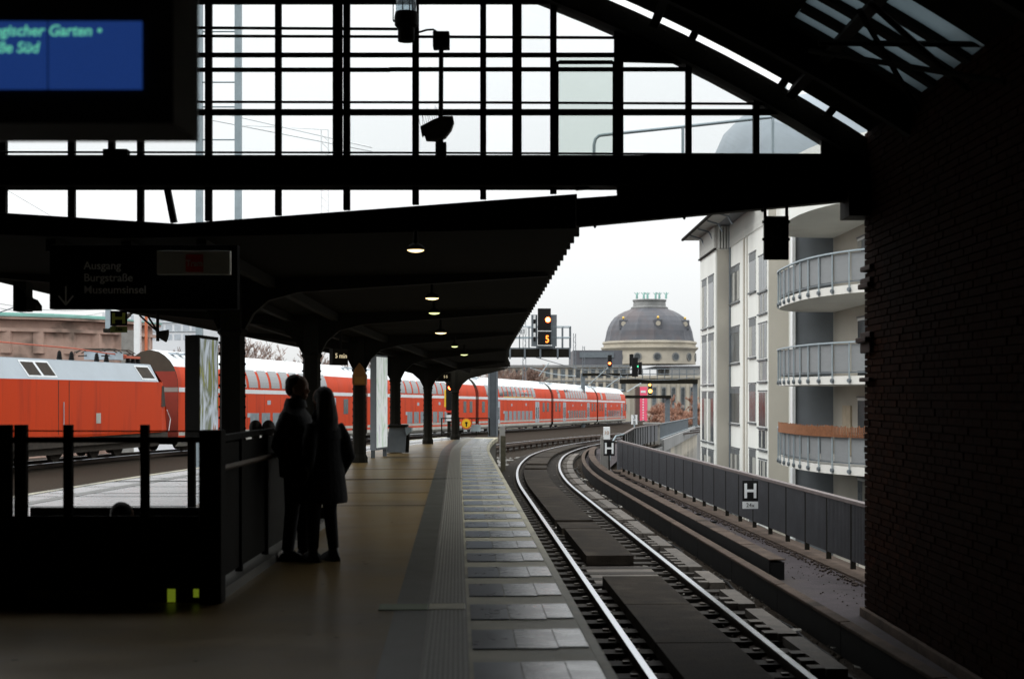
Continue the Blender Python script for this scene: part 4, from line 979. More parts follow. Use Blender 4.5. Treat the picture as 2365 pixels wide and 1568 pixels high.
# bench with its frame behind the railing
s = thing('platform_bench', 'dark metal bench beyond the stair railing with two people on it', 'bench', at(605, 1170, 19.2))
q = at(570, 0, 19.2); r = at(640, 0, 19.2)
for i in range(4): MB().box(q.x - .3, r.x + .3, 19.0 + i*.11, 19.09 + i*.11, .43, .46).build('seat_slat', steel_dark, s)
for i in range(3): MB().box(q.x - .3, r.x + .3, 18.93, 18.96, .55 + i*.12, .64 + i*.12).build('back_slat', steel_dark, s)
for x in (q.x - .15, r.x + .15):
    MB().box(x - .02, x + .02, 19.0, 19.4, 0, .43).build('leg', steel_dark, s); MB().box(x - .02, x + .02, 18.96, 19.0, .0, .9).build('back_post', steel_dark, s)

# ================================================================== PEOPLE
skin_m = mat('skin', (0.33, 0.19, 0.13), .6, 0, .08, 6)
hair_m = mat('dark_hair', (0.025, 0.018, 0.013), .7, 0, .3, 30, .3)
coat_m = mat('black_wool_coat', (0.014, 0.013, 0.014), .95, 0, .25, 12, .3)
jack_m = mat('black_jacket', (0.018, 0.017, 0.018), .8, 0, .25, 12, .2)
trou_m = mat('dark_trousers', (0.018, 0.018, 0.022), .9, 0, .2, 10)
shoe_m = mat('black_shoe', (0.02, 0.018, 0.017), .45)
def loft(mb, rings, n=18):
    vs, fs = [], []
    for (cx_, cy_, z, rx, ry) in rings:
        for k in range(n):
            t = 2*math.pi*k/n; vs.append((cx_ + rx*math.cos(t), cy_ + ry*math.sin(t), z))
    for i in range(len(rings) - 1):
        for k in range(n): fs.append((i*n+k, i*n+(k+1) % n, (i+1)*n+(k+1) % n, (i+1)*n+k))
    fs += [tuple(range(n))[::-1], tuple(range((len(rings)-1)*n, len(rings)*n))]
    mb.add(vs, fs)
def fuse(o, vox=.014, it=4):
    r = o.modifiers.new('fuse', 'REMESH'); r.mode = 'VOXEL'; r.voxel_size = vox; r.use_smooth_shade = True
    s_ = o.modifiers.new('soften', 'SMOOTH'); s_.factor = .5; s_.iterations = it
# local frame of a figure: faces +X, up Z, right hand at -Y
def head(mb, x, y, z, s=1.0):                           # z = chin height, head height .235
    mb.ball((x + .005, y, z + .135*s), .098*s, .078*s, .108*s, 16, 12)       # skull
    mb.ball((x + .038*s, y, z + .065*s), .058*s, .055*s, .068*s, 14, 10)     # face and jaw
    mb.ball((x + .062*s, y, z + .022*s), .026*s, .030*s, .022*s, 10, 8)      # chin
    mb.tube([(x + .088*s, y, z + .122*s), (x + .113*s, y, z + .082*s), (x + .092*s, y, z + .076*s)], [.010*s, .015*s, .012*s], 8)  # nose
    mb.ball((x + .088*s, y, z + .051*s), .012*s, .024*s, .007*s, 8, 6); mb.ball((x + .086*s, y, z + .040*s), .012*s, .020*s, .007*s, 8, 6)  # lips
    mb.ball((x + .082*s, y, z + .135*s), .016*s, .045*s, .010*s, 10, 6)      # brow
    for e in (-1, 1): mb.ball((x - .005, y + e*.078*s, z + .10*s), .020*s, .010*s, .032*s, 8, 8)
def eyes(x, y, z, root, s=1.0):
    em = mat('eye_white', (.6, .6, .58), .3)
    for e in (-1, 1): MB().ball((x + .083*s, y + e*.032*s, z + .112*s), .010*s, .013*s, .008*s, 8, 6).build('eye', em, root)
def person(loc, rz, label, kind, group=None, pose='stand', H=1.0):
    r = thing('person', label, 'person', (0, 0, 0), group)
    female = kind == 'woman'
    hz = 1.55*H if not female else 1.44*H               # chin height
    body = MB(); s = 1.0 if not female else .95
    head(body, .02, 0, hz, s)
    body.tube([(-.02, 0, hz - .12), (-.005, 0, hz - .02), (.0, 0, hz + .06)], [.062*s, .056*s, .06*s], 12)
    body.tube([(-.02, 0, hz - .16), (-.02, 0, hz - .08)], [.13*s, .06*s], 12)
    loft(body, [(0, 0, .92*H, .11, .16), (0, 0, 1.15*H, .105, .145), (0, 0, hz - .28, .12, .18), (-.01, 0, hz - .17, .10, .17), (-.01, 0, hz - .09, .06, .09)])
    spread = .10 if not female else .085
    for e in (-1, 1):
        fx_ = e * .04
        body.tube([(0, e*.085, .93*H), (fx_*.5 + .01, e*spread, .50*H), (fx_, e*(spread + .01), .10)], [.088*s, .058*s, .042*s], 12)
        body.tube([(-.01, e*.17*s, hz - .15), (-.06, e*.225*s, hz - .42), (.05, e*.19*s, hz - .64)], [.05, .042, .034], 10)
        hx, hy, hz2 = .07, e*.17*s, hz - .68            # hand inside the coat pocket: palm, four fingers, thumb
        body.ball((hx, hy, hz2), .035, .018, .045, 10, 8)
        for q_ in range(4): body.tube([(hx - .022 + q_*.016, hy, hz2 - .03), (hx - .02 + q_*.017, hy, hz2 - .07), (hx - .012 + q_*.016, hy - e*.012, hz2 - .094 - .006*(q_ in (1, 2)))], [.009, .008, .007], 6)
        body.tube([(hx + .025, hy, hz2 + .01), (hx + .05, hy - e*.01, hz2 - .02), (hx + .05, hy - e*.012, hz2 - .045)], [.011, .010, .008], 6)
    b = body.build('body', skin_m, r); fuse(b, .011, 3)
    eyes(.02, 0, hz, r, s)
    legs = MB()
    for e in (-1, 1):
        fx_ = e * .04
        rr = [.105, .100, .070, .060] if not female else [.10, .092, .068, .053]
        legs.tube([(0, e*.085, .95*H), (.01, e*.09, .80*H), (fx_*.5 + .015, e*spread, .48*H), (fx_ - .005, e*(spread + .01), .09 if not female else .12)], rr, 14)
    legs.ball((0, 0, .93*H), .135*s, .18*s, .10, 14, 8)
    l = legs.build('trousers', trou_m, r); fuse(l, .013, 2)
    for e in (-1, 1):
        sh = MB(); fx_ = e*.04; y_ = e*(spread + .01)
        loft(sh, [(fx_ + .045, y_, .0, .145, .046), (fx_ + .045, y_, .03, .142, .045), (fx_ + .03, y_, .065, .105, .042), (fx_, y_, .10, .055, .045), (fx_, y_, .13, .05, .045)], 16)
        sh.build('shoe', shoe_m, r, smooth=True)
    c = MB()
    if female:                                          # knee-length flared coat
        loft(c, [(0, 0, .56, .20, .27), (0, 0, .62, .20, .268), (.0, 0, .85, .175, .235), (0, 0, 1.02, .155, .20), (0, 0, 1.18, .145, .185), (-.005, 0, hz - .26, .15, .205), (-.01, 0, hz - .16, .125, .195), (-.01, 0, hz - .09, .08, .12), (-.005, 0, hz - .02, .078, .085)], 20)
    else:
        loft(c, [(0, 0, .80*H, .155, .205), (0, 0, .95*H, .165, .21), (0, 0, 1.12*H, .165, .20), (0, 0, hz - .27, .17, .225), (-.015, 0, hz - .15, .145, .225), (-.02, 0, hz - .08, .10, .14), (-.015, 0, hz - .0, .088, .092)], 20)
    for e in (-1, 1):
        c.tube([(-.02, e*.16*s, hz - .14), (-.05, e*.225*s, hz - .26), (-.085, e*.275*s, hz - .44), (.01, e*.245*s, hz - .60), (.06, e*.20*s, hz - .69)], [.075, .078, .066, .056, .052], 12)
    co = c.build('coat', coat_m if female else jack_m, r); fuse(co, .014, 4)
    cl = MB()
    cl.lathe((-.008, 0, hz - .07), [(.115, 0), (.105, .05), (.088, .09), (.08, .09), (.08, .0)], 18, sx=1.0, sy=1.05); cl.build('collar', coat_m if female else jack_m, r, smooth=True)
    h = MB()
    if female:
        h.ball((-.012, 0, hz + .145*s), .112*s, .096*s, .112*s, 16, 12)
        loft(h, [(-.06, 0, hz - .27, .05, .09), (-.065, 0, hz - .18, .075, .125), (-.06, 0, hz - .05, .085, .12), (-.045, 0, hz + .06, .085, .105), (-.025, 0, hz + .15, .09, .09)])
    else:
        h.ball((-.012, 0, hz + .165*s), .100*s, .083*s, .088*s, 16, 12); h.ball((-.045, 0, hz + .12*s), .068*s, .076*s, .09*s, 12, 10)
        h.ball((.03, 0, hz + .035), .058, .058, .035, 12, 8)   # short beard shade
    ho = h.build('hair', hair_m, r); fuse(ho, .009, 3)
    r.location = loc; r.rotation_euler = (0, 0, rz)
    return r
mp_ = at(684, 1296, 13.85); mp_.z = 0
person(mp_, math.radians(-12), 'man in a dark jacket standing in profile, talking to the woman beside the stair railing', 'man', H=1.0)
wp_ = at(746, 1297, 13.70); wp_.z = 0
w = person(wp_, math.radians(140), 'woman with long hair in a dark knee length coat, seen from behind facing the man', 'woman')
bagm = MB(); 
b_ = MB().ball((.02, .30, .86), .14, .05, .13, 14, 10)
o = b_.build('person_bag', coat_m); o.data.transform(Matrix.Translation(ORG[o])); o.parent = w; o.location = (0, 0, 0); o.name = 'shoulder_bag'
person(Vector((at(281, 0, 11.75).x, 11.75, -1.06)), math.radians(70), 'person with short brown hair down in the stairwell, only the head above the railing panel', 'man', H=.985)
def sitter(x, y, label, g):
    r = thing('person', label, 'person', (x, y, 0), g); b = MB()
    X, Y = x, y; hz = 1.02
    b.ball((X, Y, hz + .12), .08, .095, .105, 14, 10); b.ball((X, Y + .04, hz + .055), .055, .055, .06, 10, 8); b.tube([(X, Y + .09, hz + .11), (X, Y + .112, hz + .08)], [.010, .014], 6)
    for e in (-1, 1): b.ball((X + e*.08, Y, hz + .10), .01, .02, .03, 8, 6)
    b.tube([(X, Y, hz - .1), (X, Y, hz + .06)], .055, 10)
    loft(b, [(X, Y + .05, .47, .17, .14), (X, Y + .0, .62, .155, .12), (X, Y - .02, .8, .18, .12), (X, Y - .01, .92, .16, .10), (X, Y, .98, .07, .07)])
    for e in (-1, 1):
        b.tube([(X + e*.08, Y + .05, .52), (X + e*.09, Y + .47, .52), (X + e*.09, Y + .46, .08)], [.085, .065, .045], 10)
        b.ball((X + e*.09, Y + .50, .05), .045, .12, .045, 10, 6)
        b.tube([(X + e*.17, Y, .90), (X + e*.22, Y + .04, .68), (X + e*.12, Y + .28, .60)], [.05, .045, .036], 8)
        b.ball((X + e*.09, Y + .32, .59), .03, .04, .018, 8, 6)
        for q_ in range(4): b.tube([(X + e*(.07 + .014*q_), Y + .34, .59), (X + e*(.07 + .014*q_), Y + .385, .575)], [.008, .007], 6)
        b.tube([(X + e*.065, Y + .31, .59), (X + e*.05, Y + .345, .58)], [.009, .008], 6)
    o = b.build('body', jack_m, r); fuse(o, .013, 3)
    h = MB(); h.ball((X, Y - .015, hz + .14), .09, .10, .105, 14, 10); h.ball((X, Y - .05, hz + .08), .08, .06, .09, 12, 8); o = h.build('hair', hair_m, r); fuse(o, .011, 2)
    return r
sitter(at(590, 0, 19.1).x, 19.12, 'left of two dark seated figures seen over the stair railing left of the man', None)
sitter(at(620, 0, 19.1).x, 19.12, 'right of two dark seated figures, closest to the man in profile', None)

# ================================================================== TRAIN
def carpath(t0, t1):
    a, n0 = TRN.at(t0); b, n1 = TRN.at(t1); return a, b
SIDE = [(1.28, .42), (1.39, .62), (1.39, 2.95), (1.365, 3.25), (1.29, 3.55), (1.16, 3.84), (.98, 4.10), (.74, 4.32), (.45, 4.50), (0, 4.60)]
def prof_at(z):
    for (x0, z0), (x1, z1) in zip(SIDE, SIDE[1:]):
        if z0 <= z <= z1: return x0 + (x1 - x0)*(z - z0)/(z1 - z0)
    return 0
def panel(y0, y1, z0, z1, off, k=1, th=.02):            # curved panel lying on the near side
    mb = MB(); zs = [z0 + (z1 - z0)*i/k for i in range(k + 1)]; vs = []
    for z in zs:
        x = prof_at(z); vs += [(x + off, y0, z), (x + off, y1, z), (x - th, y0, z), (x - th, y1, z)]
    fs = []
    for i in range(k):
        a = i*4; b = a + 4; fs += [(a, a+1, b+1, b), (a+2, b+2, b+3, a+3), (a, b, b+2, a+2), (a+1, a+3, b+3, b+1)]
    fs += [(0, 2, 3, 1), (k*4, k*4+1, k*4+3, k*4+2)]
    return mb.add(vs, fs)
def lbuild(mb, name, m, parent, **k):                   # geometry already local to parent root
    ORG[parent] = Vector((0, 0, 0)); return mb.build(name, m, parent, **k)
CL = 26.5
def shell_rows(y0, y1, rows, both=True):
    mb = MB(); pts = [(x, z) for x, z in rows]; full = pts + [(-x, z) for x, z in pts[::-1]] if both else pts
    n = len(full); vs = [(x, y0, z) for x, z in full] + [(x, y1, z) for x, z in full]
    return mb, vs, n
def make_coach(label, first=False, tail=False):
    r = thing('double_deck_coach', label, 'train carriage', (0, 0, 0), 'red double deck coaches of the regional train')
    L = CL - .5
    low = [p for p in SIDE if p[1] <= .62]; redp = [(1.39, .62), (1.39, 2.95), (1.365, 3.25), (1.29, 3.55), (1.16, 3.84)]; top = [p for p in SIDE if p[1] >= 3.84]
    mb = MB()
    ys_ = [0, L] if not tail else [0, L - 2.6, L - 1.2, L - .4, L]
    sc_ = [1, 1] if not tail else [1, 1, .93, .82, .66]
    def surf(rows, m, nm):
        mb = MB(); vs, fs = [], []
        for y, s_ in zip(ys_, sc_):
            for x, z in rows: vs.append((x*(.3 + .7*s_), y, 1.9 + (z - 1.9)*s_ if z > 1.9 else z))
            for x, z in rows[::-1]: vs.append((-x*(.3 + .7*s_), y, 1.9 + (z - 1.9)*s_ if z > 1.9 else z))
        n = 2*len(rows)
        for i in range(len(ys_) - 1):
            for k in range(n):
                if rows is not top and k == len(rows) - 1 : continue
                if k == n - 1: continue
                fs.append((i*n+k, i*n+k+1, (i+1)*n+k+1, (i+1)*n+k))
        mb.add(vs, fs); return lbuild(mb, nm, m, r, smooth=True)
    surf(redp, red_m, 'body_side'); surf(top, train_white, 'roof'); surf([(1.24, .25), (1.385, .42), (1.385, .62)], skirt_m, 'skirt')
    for y in (0, L):
        s_ = 1 if (y == 0 or not tail) else .66
        P = [(x*(.3+.7*s_), (1.9 + (z-1.9)*s_ if z > 1.9 else z)) for x, z in SIDE[1:]]
        lbuild(MB().prism([(x*.999, y, z) for x, z in P] + [(-x*.999, y, z) for x, z in P[::-1][1:]], (0, .02 if y == 0 else -.02, 0)), 'end_wall', endwall_m if y == 0 else (red_m if tail else endwall_m), r)
    lbuild(MB().box(-1.36, 1.375, -.012, -.002, .62, 2.69), 'red_end_panel', mat('shaded_red', (.20, .025, .012), .7), r); lbuild(MB().box(-1.36, 1.375, -.012, -.002, 2.7, 2.9), 'end_stripe', mat('shaded_white', (.22, .22, .20), .7), r); lbuild(MB().add([(-1.36, -.008, 2.91), (1.37, -.008, 2.91), (1.34, -.008, 3.3), (1.24, -.008, 3.62), (-1.24, -.008, 3.62), (-1.34, -.008, 3.3)], [(0, 1, 2, 3, 4, 5)]), 'red_end_top', mat('shaded_red', (.20, .025, .012), .7), r)  # shadow on the coach end is painted in as darker red and white
    lbuild(panel(0.05, L - (2.7 if tail else .05), 2.70, 2.90, .008), 'white_stripe', train_white, r)
    lbuild(panel(0.05, L - (2.7 if tail else .05), .60, .90, .006), 'lower_stripe', skirt_m, r)
    if first: lbuild(panel(L*.30, L*.72, 2.905, 2.975, .008), 'yellow_stripe', yellow_m, r)
    # upper windows
    w0 = lbuild(panel(-.58, .58, 3.0, 3.90, .012, 6), 'upper_window', winup_m, r); n = 9
    y0 = L*.245; pit = (L*.755 - y0) / n
    for i in range(n):
        o = w0 if i == 0 else inst(w0, r, Matrix.Identity(4)); o.location = (0, y0 + pit*(i + .5), 0)
    o = inst(w0, r, Matrix.Identity(4)); o.location = (0, L*.115, 0)
    # lower windows
    v0 = lbuild(panel(-.56, .56, .92, 1.72, .010), 'lower_window', winb_m, r); n = 7; a, b = L*.335, L*.68
    for i in range(n):
        o = v0 if i == 0 else inst(v0, r, Matrix.Identity(4)); o.location = (0, a + (b - a)*i/(n-1), 0)
    u0 = lbuild(panel(-.42, .42, 1.62, 2.52, .010), 'middle_window', win_m, r)
    for i, f in enumerate((.055, .125, .875, .945)):
        o = u0 if i == 0 else inst(u0, r, Matrix.Identity(4)); o.location = (0, L*f, 0)
    # doors with two leaves
    for f in (.225, .775):
        d = panel(-.80, .80, .64, 2.58, .014)
        dm = lbuild(d, 'door', train_grey, r); dm.location = (0, L*f, 0)
        for e in (-1, 1):
            p_ = panel(e*.38 - .20, e*.38 + .20, 1.0, 2.05, .022); lbuild(p_, 'door_window', win_m, dm)
        lbuild(panel(-.012, .012, .66, 2.55, .020), 'door_gap', black_m, dm)
    for (yy0, zz) in ((L*.40, 2.15), (L*.6, 2.2), (L*.3, 1.5)):
        lbuild(panel(yy0, yy0 + .45, zz, zz + .22, .006), 'small_plate', train_grey, r)
    for f in (.12, .88):                                # bogies
        q_ = MB(); q_.box(-1.15, 1.15, L*f - 1.6, L*f + 1.6, .3, .8); lbuild(q_, 'bogie_frame', under_m, r)
        for e in (-1.25, 1.25):
            for sx_ in (-1, 1):
                lbuild(MB().tube([(sx_*.68, L*f + e, .46), (sx_*.82, L*f + e, .46)], .46, 18), 'wheel', under_m, r)
        lbuild(panel(L*f - 2.0, L*f + 2.0, .38, .60, .003), 'bogie_cover', under_m, r)
    lbuild(MB().box(-1.1, 1.1, L*.12 + 2.2, L*.88 - 2.2, .18, .42), 'underframe', under_m, r)
    for f in (.30, .385, .47, .555, .64, .70): lbuild(panel(L*f - .008, L*f + .008, .92, 2.68, .003), 'panel_seam', under_m, r)
    for f in (.2, .35, .5, .65, .8): lbuild(panel(L*f - .02, L*f + .02, 3.98, 4.55, .004, 4), 'roof_seam', train_grey, r)
    for f in (.03, .06, .93, .965): lbuild(MB().box(-.9, .9, L*f, L*f + .3, 4.40, 4.50), 'roof_vent', train_grey, r)
    for e in (-.55, .55): lbuild(MB().tube([(e, L, 1.05), (e, L + .28, 1.05)], [.06, .2], 12), 'buffer', under_m, r)
    q_ = MB().box(-.75, .75, L, L + .42, .9, 3.0); lbuild(q_, 'gangway', black_m, r)
    return r
T0 = TRN.find(64.0); starts = [T0 + 26.9*i for i in range(5)]
labs = ['nearest red double deck coach, directly behind the locomotive', 'second double deck coach seen between the canopy columns', 'red double deck coach with a yellow stripe, behind the steel gantry post', 'double deck coach next to last, with streaky reflections in its windows', 'last and smallest double deck coach at the far end of the train']
cp = make_coach(labs[0]); cf = make_coach(labs[2], first=True); ct = make_coach(labs[4], tail=True)
cars = [cp, dup(cp, label=labs[1]), cf, dup(cp, label=labs[3]), ct]
cgr = under_m
for c_, t_ in zip(cars, starts):
    a, b = TRN.at(t_)[0], TRN.at(t_ + 26.9)[0]; a = Vector((a.x, a.y, a.z + RT)); b = Vector((b.x, b.y, b.z + RT)); d = (b - a).normalized()
    c_.location = a; rz = math.atan2(-d.x, d.y); c_.rotation_euler = (math.asin(d.z), 0, rz)
# locomotive
lo = thing('electric_locomotive', 'red electric locomotive with grey sloping roof sides and folded pantograph', 'locomotive', (0, 0, 0))
LL = 16.6
prof = [(1.25, .75), (1.48, 1.0), (1.48, 3.10)]
def lsurf(rows, m, nm, ys_=((0, 1), (LL - 1.15, 1), (LL - .15, .86))):
    mb = MB(); vs, fs = [], []
    for y, s_ in ys_:
        for x, z in rows: vs.append((x*s_, y - (0 if s_ == 1 else max(0, z - 1.8)*.32), z))
    n = len(rows)
    for i in range(len(ys_) - 1):
        for k in range(n - 1): fs.append((i*n+k, i*n+k+1, (i+1)*n+k+1, (i+1)*n+k))
    mb.add(vs, fs); mb.add([(-x, y, z) for x, y, z in vs], fs); return lbuild(mb, nm, m, lo)
lsurf([(1.46, .95), (1.48, 1.05), (1.48, 3.12)], red_m, 'body_side')
lsurf([(1.483, 3.12), (1.10, 3.86)], train_grey, 'sloping_roof_side', ((.3, 1), (LL - 1.5, 1)))
lbuild(MB().box(-1.10, 1.10, .3, LL - 1.6, 3.80, 3.88), 'roof_deck', train_grey, lo)
fr = [(1.28, .95), (1.27, 1.8)]
for sg_ in (1,):
    yf = LL - .15
    v = [(-1.27, yf, .95), (1.27, yf, .95), (1.27, yf, 1.95), (-1.27, yf, 1.95), (1.24, yf - .42, 3.12), (-1.24, yf - .42, 3.12), (.95, yf - 1.3, 3.84), (-.95, yf - 1.3, 3.84), (1.483, LL - 1.15, 3.12), (-1.483, LL - 1.15, 3.12), (1.1, LL - 1.5, 3.86), (-1.1, LL - 1.5, 3.86)]
    lbuild(MB().add(v, [(0, 1, 2, 3), (3, 2, 4, 5), (5, 4, 6, 7), (4, 8, 10, 6), (5, 7, 11, 9), (6, 10, 11, 7)]), 'cab_front', red_m, lo)
    lbuild(MB().add([(-1.1, yf - .1, 2.15), (1.1, yf - .1, 2.15), (1.08, yf - .37, 2.98), (-1.08, yf - .37, 2.98), (-1.1, yf - .16, 2.15), (1.1, yf - .16, 2.15), (1.08, yf - .42, 2.98), (-1.08, yf - .42, 2.98)], [(0,1,2,3),(4,5,6,7),(0,1,5,4),(2,3,7,6)]), 'windscreen', win_m, lo)
lbuild(MB().add([(1.492, LL - 1.25, 2.05), (1.40, LL - .55, 2.05), (1.40, LL - .72, 2.95), (1.492, LL - 1.15, 2.95), (1.45, LL - 1.25, 2.05), (1.36, LL - .55, 2.05), (1.36, LL - .72, 2.95), (1.45, LL - 1.15, 2.95)], [(0,1,2,3),(4,5,6,7),(0,1,5,4),(1,2,6,5),(2,3,7,6),(3,0,4,7)]), 'cab_side_window', under_m, lo)
for (y, w_) in ((LL - 2.9, 1.25), (LL - 11.6, .9), (LL - 12.7, .9)):
    sl = lambda z: 1.483 - (z - 3.12)*.518
    for (q0, q1, z0, z1, off_, m_, nm) in ((y - .1, y + w_ + .1, 3.2, 3.80, .012, train_white, 'louvre_frame'), (y, y + w_, 3.27, 3.74, .022, under_m, 'louvre')):
        lbuild(MB().add([(sl(z0) + off_, q0 - .12, z0), (sl(z0) + off_, q1 - .12, z0), (sl(z1) + off_, q1 - .34, z1), (sl(z1) + off_, q0 - .34, z1), (sl(z0) - .02, q0 - .12, z0), (sl(z0) - .02, q1 - .12, z0), (sl(z1) - .02, q1 - .34, z1), (sl(z1) - .02, q0 - .34, z1)], [(0,1,2,3),(0,1,5,4),(1,2,6,5),(2,3,7,6),(3,0,4,7)]), nm, m_, lo)
for y in (LL - 9.9, LL - 10.75):
    lbuild(MB().box(1.478, 1.488, y, y + .035, 1.1, 3.1), 'door_seam', under_m, lo)
lbuild(MB().tube([(1.53, LL - 10.4, 1.35), (1.53, LL - 10.4, 2.3)], .018, 6), 'grab_rail', train_grey, lo)
lbuild(MB().box(1.482, 1.49, LL - 7.6, LL - 7.2, 1.45, 1.85), 'number_plate', skirt_m, lo)
lbuild(MB().box(-1.40, 1.40, .4, LL - .3, .62, .95), 'underframe', under_m, lo)
for y in (1.5, 4.4, 6.9, 10.2, 12.4, 15.2):
    for e in (-1, 1): lbuild(MB().tube([(e*.70, y, .58), (e*.84, y, .58)], .55, 20), 'wheel', under_m, lo)
lbuild(MB().box(-1.2, 1.2, .8, LL - .8, .35, .62), 'bogie', under_m, lo)
for y in (LL - 9.2, LL - 8.2, LL - 6.0, LL - 5.1, LL - 3.0, LL - 2.0, LL - 2.5):
    lbuild(MB().lathe((.75, y, 3.88), [(.13, 0), (.09, .04), (.12, .07), (.08, .11), (.11, .14), (.07, .18), (.10, .21), (.06, .25), (.08, .28), (.03, .36)], 12), 'insulator', black_m, lo)
roofred = mat('roof_equipment_red', (.45, .10, .05), .6)
lbuild(MB().tube([(.75, 1, 4.42), (.75, LL - 8, 4.36), (.75, LL - 5.2, 4.26), (.75, LL - 3.2, 4.22)], .03, 6), 'roof_cable', roofred, lo)
pg = MB()
for e in (-.5, .5):
    pg.tube([(e, LL - 5.4, 4.28), (e, LL - 4.6, 4.44), (e, LL - 2.6, 4.44), (e, LL - 1.7, 4.20)], .025, 6)
    pg.tube([(e, LL - 5.0, 4.15), (e, LL - 1.9, 4.32)], .03, 6)
for y in (LL - 4.4, LL - 3.9, LL - 2.6): pg.tube([(-.9, y, 4.30), (-.6, y, 4.46), (.6, y, 4.46), (.9, y, 4.30)], .025, 6)
lbuild(pg, 'pantograph', under_m, lo)
lbuild(MB().box(-.6, .8, LL - 4.3, LL - 3.6, 4.02, 4.35), 'roof_box', train_grey, lo)
lbuild(MB().box(-.7, .86, LL - 3.4, LL - 2.0, 4.1, 4.2), 'pantograph_base', roofred, lo)
for e in (-.85, .85): lbuild(MB().tube([(e, LL - .2, 1.05), (e, LL + .25, 1.05)], [.08, .22], 14), 'buffer', under_m, lo)
lbuild(MB().tube([(1.0, LL - .12, 1.5), (1.0, LL + .02, 1.5)], .09, 12), 'headlight', train_white, lo)
lbuild(MB().tube([(1.42, LL - .25, .98), (1.42, LL - .05, 1.5), (1.42, LL - .45, 1.9)], .02, 6), 'front_handrail', train_white, lo)
a, b = TRN.at(T0 - .9 - LL)[0], TRN.at(T0 - .9)[0]; d = (b - a).normalized()
lo.location = (a.x, a.y, RT); lo.rotation_euler = (0, 0, math.atan2(-d.x, d.y))

# ================================================================== SIGNAL GANTRIES, MASTS, WIRES
red_l = mat('red_signal_light', (1, .15, .05), .4, emit=(1.0, 0.12, 0.03), estr=9.0)
red_c = mat('signal_light_core', (1, .5, .3), .4, emit=(1.0, 0.55, 0.32), estr=12.0)
org_l = mat('orange_digit', (1, .3, .05), .4, emit=(1.0, 0.20, 0.02), estr=2.6)
grn_l = mat('green_signal_light', (.1, 1, .4), .4, emit=(0.05, 0.8, 0.3), estr=2.5)
gan = thing('signal_gantry', 'grey steel signal gantry with railed walkway reaching over the track from the platform end', 'signal gantry', at(1139, 1008, 56.5))
Zg = 56.5
def gb_(x0, x1, y0, y1, dz0=0., dz1=.3, Z=Zg, m=steel_grey): a, b = at(x0, y1, Z), at(x1, y0, Z); return MB().box(a.x, b.x, Z + dz0, Z + dz1, a.z, b.z)
gb_(1127, 1131, 830, 1008, -.05, .40).build('post_flange', steel_grey, gan); gb_(1146, 1150, 830, 1008, -.05, .40).build('post_flange', steel_grey, gan)
gb_(1131, 1146, 830, 1008, .15, .19).build('post_web', steel_grey, gan)
gb_(1127, 1316, 806, 824, 0, .1).build('boom_beam', steel_dark, gan); gb_(1127, 1316, 806, 824, .9, 1.0).build('boom_beam', steel_dark, gan)
gb_(1150, 1316, 803, 806, 0, 1.0).build('walkway_grating', steel_grey, gan)
for x in (1176, 1210, 1246, 1286, 1314): gb_(x, x + 4, 803, 829, -.06, -.0).build('bracket', steel_grey, gan)
for y in (754, 779):
    for dz in (0, 1.0): MB().tube([at(1172, y, Zg) + Vector((0, dz, 0)), at(1318, y, Zg) + Vector((0, dz, 0))], .022, 6).build('railing_bar', steel_light, gan)
    MB().tube([at(1318, y, Zg), at(1318, y, Zg) + Vector((0, 1, 0))], .022, 6).build('railing_bar', steel_light, gan)
for x in (1178, 1200, 1222, 1281, 1300, 1318):
    for dz in (0, 1.0): MB().tube([at(x, 754, Zg) + Vector((0, dz, 0)), at(x, 804, Zg) + Vector((0, dz, 0))], .024, 6).build('railing_post', steel_grey, gan)
sig = thing('main_signal', 'tall black signal head on the gantry showing one red light and an orange 5', 'railway signal', at(1258, 805, Zg - .1))
a = Zg - .2
gb_(1242, 1272, 713, 764, -.2, .1, m=black_m).build('upper_head', black_m, sig, bevel=.01)
gb_(1242, 1272, 766, 797, -.2, .1).build('lower_head', black_m, sig, bevel=.01)
gb_(1241, 1273, 764, 766, -.19, .09).build('divider', white_m, sig)
gb_(1241, 1275, 797, 799, -.19, .09).build('base_bar', white_m, sig)
gb_(1272, 1286, 727, 800, -.02, .06).build('back_plate', steel_grey, sig); gb_(1227, 1241, 727, 800, -.02, .06).build('back_plate', steel_grey, sig)
for i in range(6): gb_(1232, 1237, 728 + i*10, 738 + i*10, -.06, -.03).build('chequered_mast_mark', white_m if i % 2 == 0 else black_m, sig)
p = at(1265.5, 738.5, Zg - .23); MB().tube([p, p + Vector((0, .04, 0))], .105, 20).build('red_lens', red_l, sig); MB().tube([p + Vector((0, -.01, 0)), p], .06, 16).build('lens_core', red_c, sig)
text('5', .40, at(1264, 791, Zg - .21), org_l, sig, align='CENTER', sx=.8, bold=.004)
gb_(1238, 1278, 799, 804, -.1, .1).build('foot', steel_grey, sig)
s = thing('number_plate_sign', 'small white plate reading 83 on the gantry railing', 'sign', at(1206, 765, Zg - .05))
gb_(1194, 1218, 756, 774, -.07, -.05).build('plate', white_m, s); text('83', .22, at(1206, 770, Zg - .08), mat('grey_digit', (.18, .19, .22), .6), s, align='CENTER')
